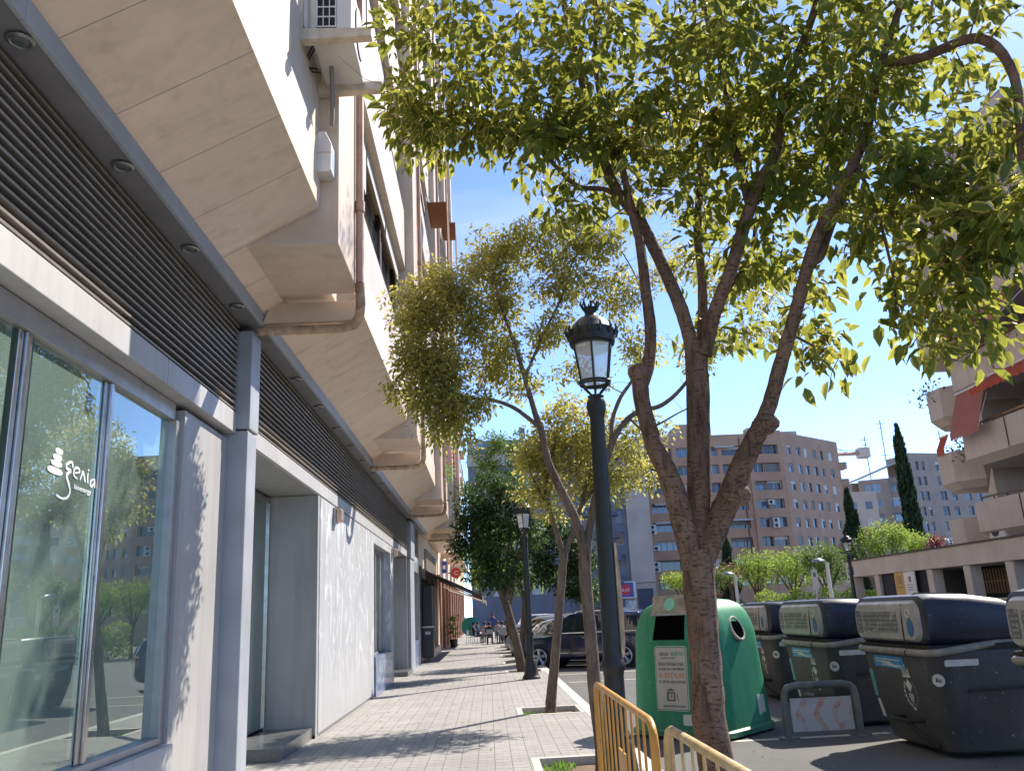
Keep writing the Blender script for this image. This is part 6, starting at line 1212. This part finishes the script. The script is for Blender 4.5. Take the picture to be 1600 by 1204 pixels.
# ---------------------------------------------------------------- people and cafe tables
M_SKIN = mat('skin', (.42, .25, .18), .6, .08)
def figure(name, label, loc, rz, pose, shirt, trousers, hair=(.02, .015, .01), sc_=1.0):
    """one continuous body grown with a skin modifier; hair and clothes as separate pieces"""
    t = thing(name, label, 'person', loc, rz)
    if pose == 'sit': J = [(0, 0, .55), (0, .0, .80), (0, .03, 1.02), (0, .03, 1.13), (0, .01, 1.24), (0, .0, 1.33)]; hz = .55; knee = lambda s: (s*.13, -.45, .50); ank = lambda s: (s*.13, -.42, .08); toe = lambda s: (s*.14, -.60, .05); elb = lambda s: (s*.25, -.06, .80); wri = lambda s: (s*.16, -.32, .78)
    else: J = [(0, 0, .95), (0, .0, 1.18), (0, .02, 1.40), (0, .02, 1.50), (0, .0, 1.62), (0, .0, 1.71)]; hz = .95; knee = lambda s: (s*.11, -.04 - .05*s, .50); ank = lambda s: (s*.11, .05 - .12*s, .08); toe = lambda s: (s*.12, -.10 - .12*s, .04); elb = lambda s: (s*.26, .04, 1.15); wri = lambda s: (s*.24, -.08, .92)
    V = list(J); E = [(i, i+1) for i in range(5)]; Rd = [(.15, .11), (.135, .10), (.16, .10), (.06, .06), (.085, .10), (.07, .08)]
    def chain(root, pts, rs):
        prev = root
        for p, r in zip(pts, rs): V.append(p); Rd.append((r, r)); E.append((prev, len(V)-1)); prev = len(V)-1
        return prev
    for s in (-1, 1):
        chain(0, [(s*.10, 0, hz - .03), knee(s), ank(s), toe(s)], [.09, .06, .042, .035])
        w = chain(2, [(s*.19, .03, J[2][2]), elb(s), wri(s)], [.06, .042, .03]); wp = Vector(wri(s))
        chain(w, [wp + Vector((0, -.08, -.02))], [.032])
        for f in range(4): chain(w, [wp + Vector(((f-1.5)*.02, -.10, -.02)), wp + Vector(((f-1.5)*.024, -.15 - .01*(f in (1, 2)), -.035))], [.010, .008])
        chain(w, [wp + Vector((-s*.035, -.06, 0)), wp + Vector((-s*.05, -.10, -.01))], [.011, .009])
    me = bpy.data.meshes.new('body'); me.from_pydata([tuple(v) for v in V], E, []); o = bpy.data.objects.new('body', me); COL.objects.link(o); o.parent = t
    sk = o.modifiers.new('skin', 'SKIN'); 
    if not me.skin_vertices: 
        bm = bmesh.new(); bm.from_mesh(me); bm.verts.layers.skin.verify(); bm.to_mesh(me); bm.free()
    for i, r in enumerate(Rd): me.skin_vertices[0].data[i].radius = r
    me.skin_vertices[0].data[0].use_root = True; ss = o.modifiers.new('sub', 'SUBSURF'); ss.levels = 1; ss.render_levels = 1
    nt = NT('clothes_' + name + str(len(MATS)) + label[:6]); x, y, z = nt.sep(nt.obj()); c = nt.mix(nt.math('GREATER_THAN', z, hz + .02), trousers, shirt)
    c = nt.mix(nt.math('GREATER_THAN', z, J[3][2] - .03), c, (.42, .25, .18)); c = nt.mix(nt.math('LESS_THAN', nt.math('ABSOLUTE', z), .07), c, (.03, .03, .03)); me.materials.append(nt.finish(nt.bsdf(Base__Color=c, Roughness=.8)))
    hd = J[4]; hb = MB(); rr = []
    for zz, r in ((-.05, .085), (0, .102), (.06, .104), (.11, .085), (.14, .04)): rr.append([(r*.86*math.cos(w), .02 + r*math.sin(w)*(1.0), hd[2] + zz + (.05 if math.sin(w) < -.2 and zz < .05 else 0)) for w in [2*math.pi*k/14 for k in range(14)]])
    hb.loft(rr).build('hair', mat('hair_%d' % int(hair[0]*1000), hair, .7, .3), t, smooth=60)
    fc = MB(); fy = hd[1] - .105; fc.tube([(0, fy, hd[2] + .0), (0, fy - .02, hd[2] - .035)], [.008, .014], 6); 
    fc.build('nose', M_SKIN, t, smooth=60); ey = MB()
    for s in (-1, 1): ey.disc((s*.032, fy + .005, hd[2] + .015), (0, -1, 0), .009, 8, .006)
    ey.build('eyes', M_BLK, t); MB().box(-.025, .025, fy + .0, fy + .012, hd[2] - .065, hd[2] - .056).build('mouth', mat('lips', (.35, .12, .1), .6), t)
    return t
M_CHAIR = mat('chair_metal', (.30, .31, .33), .35, .1, metal=.6); M_TBL = mat('table_dark', (.06, .055, .055), .5, .2)
def chair(label, loc, rz):
    t = thing('cafe_chair', label, 'chair', loc, rz, group='chairs of the pavement cafe'); MB().box(-.21, .21, -.21, .21, .43, .46).build('seat', M_CHAIR, t, bevel=.01); MB().box(-.21, .21, .19, .215, .58, .86).build('backrest', M_CHAIR, t, bevel=.01)
    for sx in (-.19, .19):
        MB().tube([(sx, -.19, .43), (sx, -.20, 0)], .012, 6).build('leg', M_CHAIR, t); MB().tube([(sx, .20, .86), (sx, .20, .43), (sx, .23, 0)], .012, 6).build('leg', M_CHAIR, t)
def table(label, loc):
    t = thing('cafe_table', label, 'table', loc, 0, group='tables of the pavement cafe'); MB().box(-.38, .38, -.38, .38, .71, .74).build('tabletop', M_TBL, t, bevel=.008); MB().tube([(0, 0, .03), (0, 0, .71)], .03, 8).build('leg', M_TBL, t); MB().lathe([(.25, 0), (.24, .02), (.04, .04)], 16).build('base', M_TBL, t)
table('dark cafe table nearest the camera under the far awning', (.45, 53.5, 0)); table('dark cafe table behind the first one', (-.3, 56.5, 0))
for l, p, rz in (('metal cafe chair at the left of the nearest table', (-1.15, 53.3, 0), R(70)), ('metal cafe chair with its back to the camera', (.0, 52.5, 0), R(180)), ('metal cafe chair at the right of the nearest table', (.75, 52.5, 0), R(185)), ('metal cafe chair under the person in black', (-1.0, 56.2, 0), R(90)), ('metal cafe chair under the person in pink', (-.3, 55.4, 0), R(180))): chair(l, p, rz)
figure('person', 'seated person in a black top at the left of the cafe tables', (-1.0, 56.2, -.08), R(90), 'sit', (.015, .015, .017), (.03, .03, .05))
figure('person', 'seated person in a pink top with bare arms at the cafe', (-.3, 55.4, -.08), R(180), 'sit', (.50, .22, .17), (.04, .05, .10), (.06, .03, .015))
figure('person', 'seated person in dark clothes with their back to the camera', (.0, 52.5, -.08), R(180), 'sit', (.012, .013, .018), (.02, .02, .022))
figure('person', 'seated person in a white top at the right of the cafe', (.75, 52.5, -.08), R(185), 'sit', (.50, .50, .52), (.03, .03, .04))
for l, p, rz in (('dark metal cafe chair at the right end of the far row', (1.05, 55.0, 0), R(200)), ('metal cafe chair beside the far right table', (.55, 57.6, 0), R(170)), ('metal cafe chair in front of the far shop', (-.75, 58.5, 0), R(60))): chair(l, p, rz)
figure('person', 'seated person in a dark red top at the right end of the cafe', (1.05, 55.0, -.08), R(200), 'sit', (.20, .03, .03), (.03, .03, .04))
figure('person', 'seated person in a pale grey top beside the far right table', (.55, 57.6, -.08), R(170), 'sit', (.35, .35, .36), (.05, .05, .07), (.10, .06, .03))
figure('person', 'seated person in a navy top in front of the far shop', (-.75, 58.5, -.08), R(60), 'sit', (.02, .03, .10), (.03, .03, .04))
table('dark cafe table at the right end of the cafe', (.95, 56.4, 0))
figure('person', 'standing person in a blue top beyond the cafe tables', (.3, 62, 0), R(10), 'stand', (.03, .07, .22), (.03, .03, .05))
p = at(1289, 935, 47); figure('person', 'person in a bright orange top walking by the pavilion', (p.x, 47, ROAD), R(20), 'stand', (.75, .13, .03), (.04, .04, .06))
pr_ = thing('parasol', 'green and teal parasol tilted open beside the far shops', 'parasol', (-1.35, 63, 0)); q_ = MB().disc((0, 0, .95), (.15, -1, .25), .70, 9, .03); q_.build('canopy', cloth('parasol_green', (.06, .30, .20), .4), pr_); MB().disc((.34, -.06, 1.1), (.15, -1, .25), .42, 9, .03).build('canopy_panel', cloth('parasol_teal', (.05, .30, .36), .4), pr_); MB().tube([(0, .05, 0), (0, .05, 1.3)], .025, 6).build('pole', M_FRAME, pr_)
pt_ = thing('potted_plant', 'tall potted shrub standing by the terracotta pillars', 'plant', (-2.05, 50, 0)); MB().lathe([(.18, 0), (.24, .45), (.21, .45), (.16, .05)], 14).build('pot', M_BLK, pt_, smooth=40)
P = np.array([(random.gauss(-2.05, .17), random.gauss(50, .17), random.uniform(.5, 1.7)) for _ in range(260)]); leaf_mesh('leaves', P, rng.normal(size=(260, 3)) + [0, 0, .5], rng.normal(size=(260, 3)), rng.uniform(.1, .22, 260), .4, M_LEAFG, pt_, (-2.05, 50, 0), 1)

# ---------------------------------------------------------------- tidy helper marks
for o in bpy.data.objects:
    if '_base' in o: del o['_base']
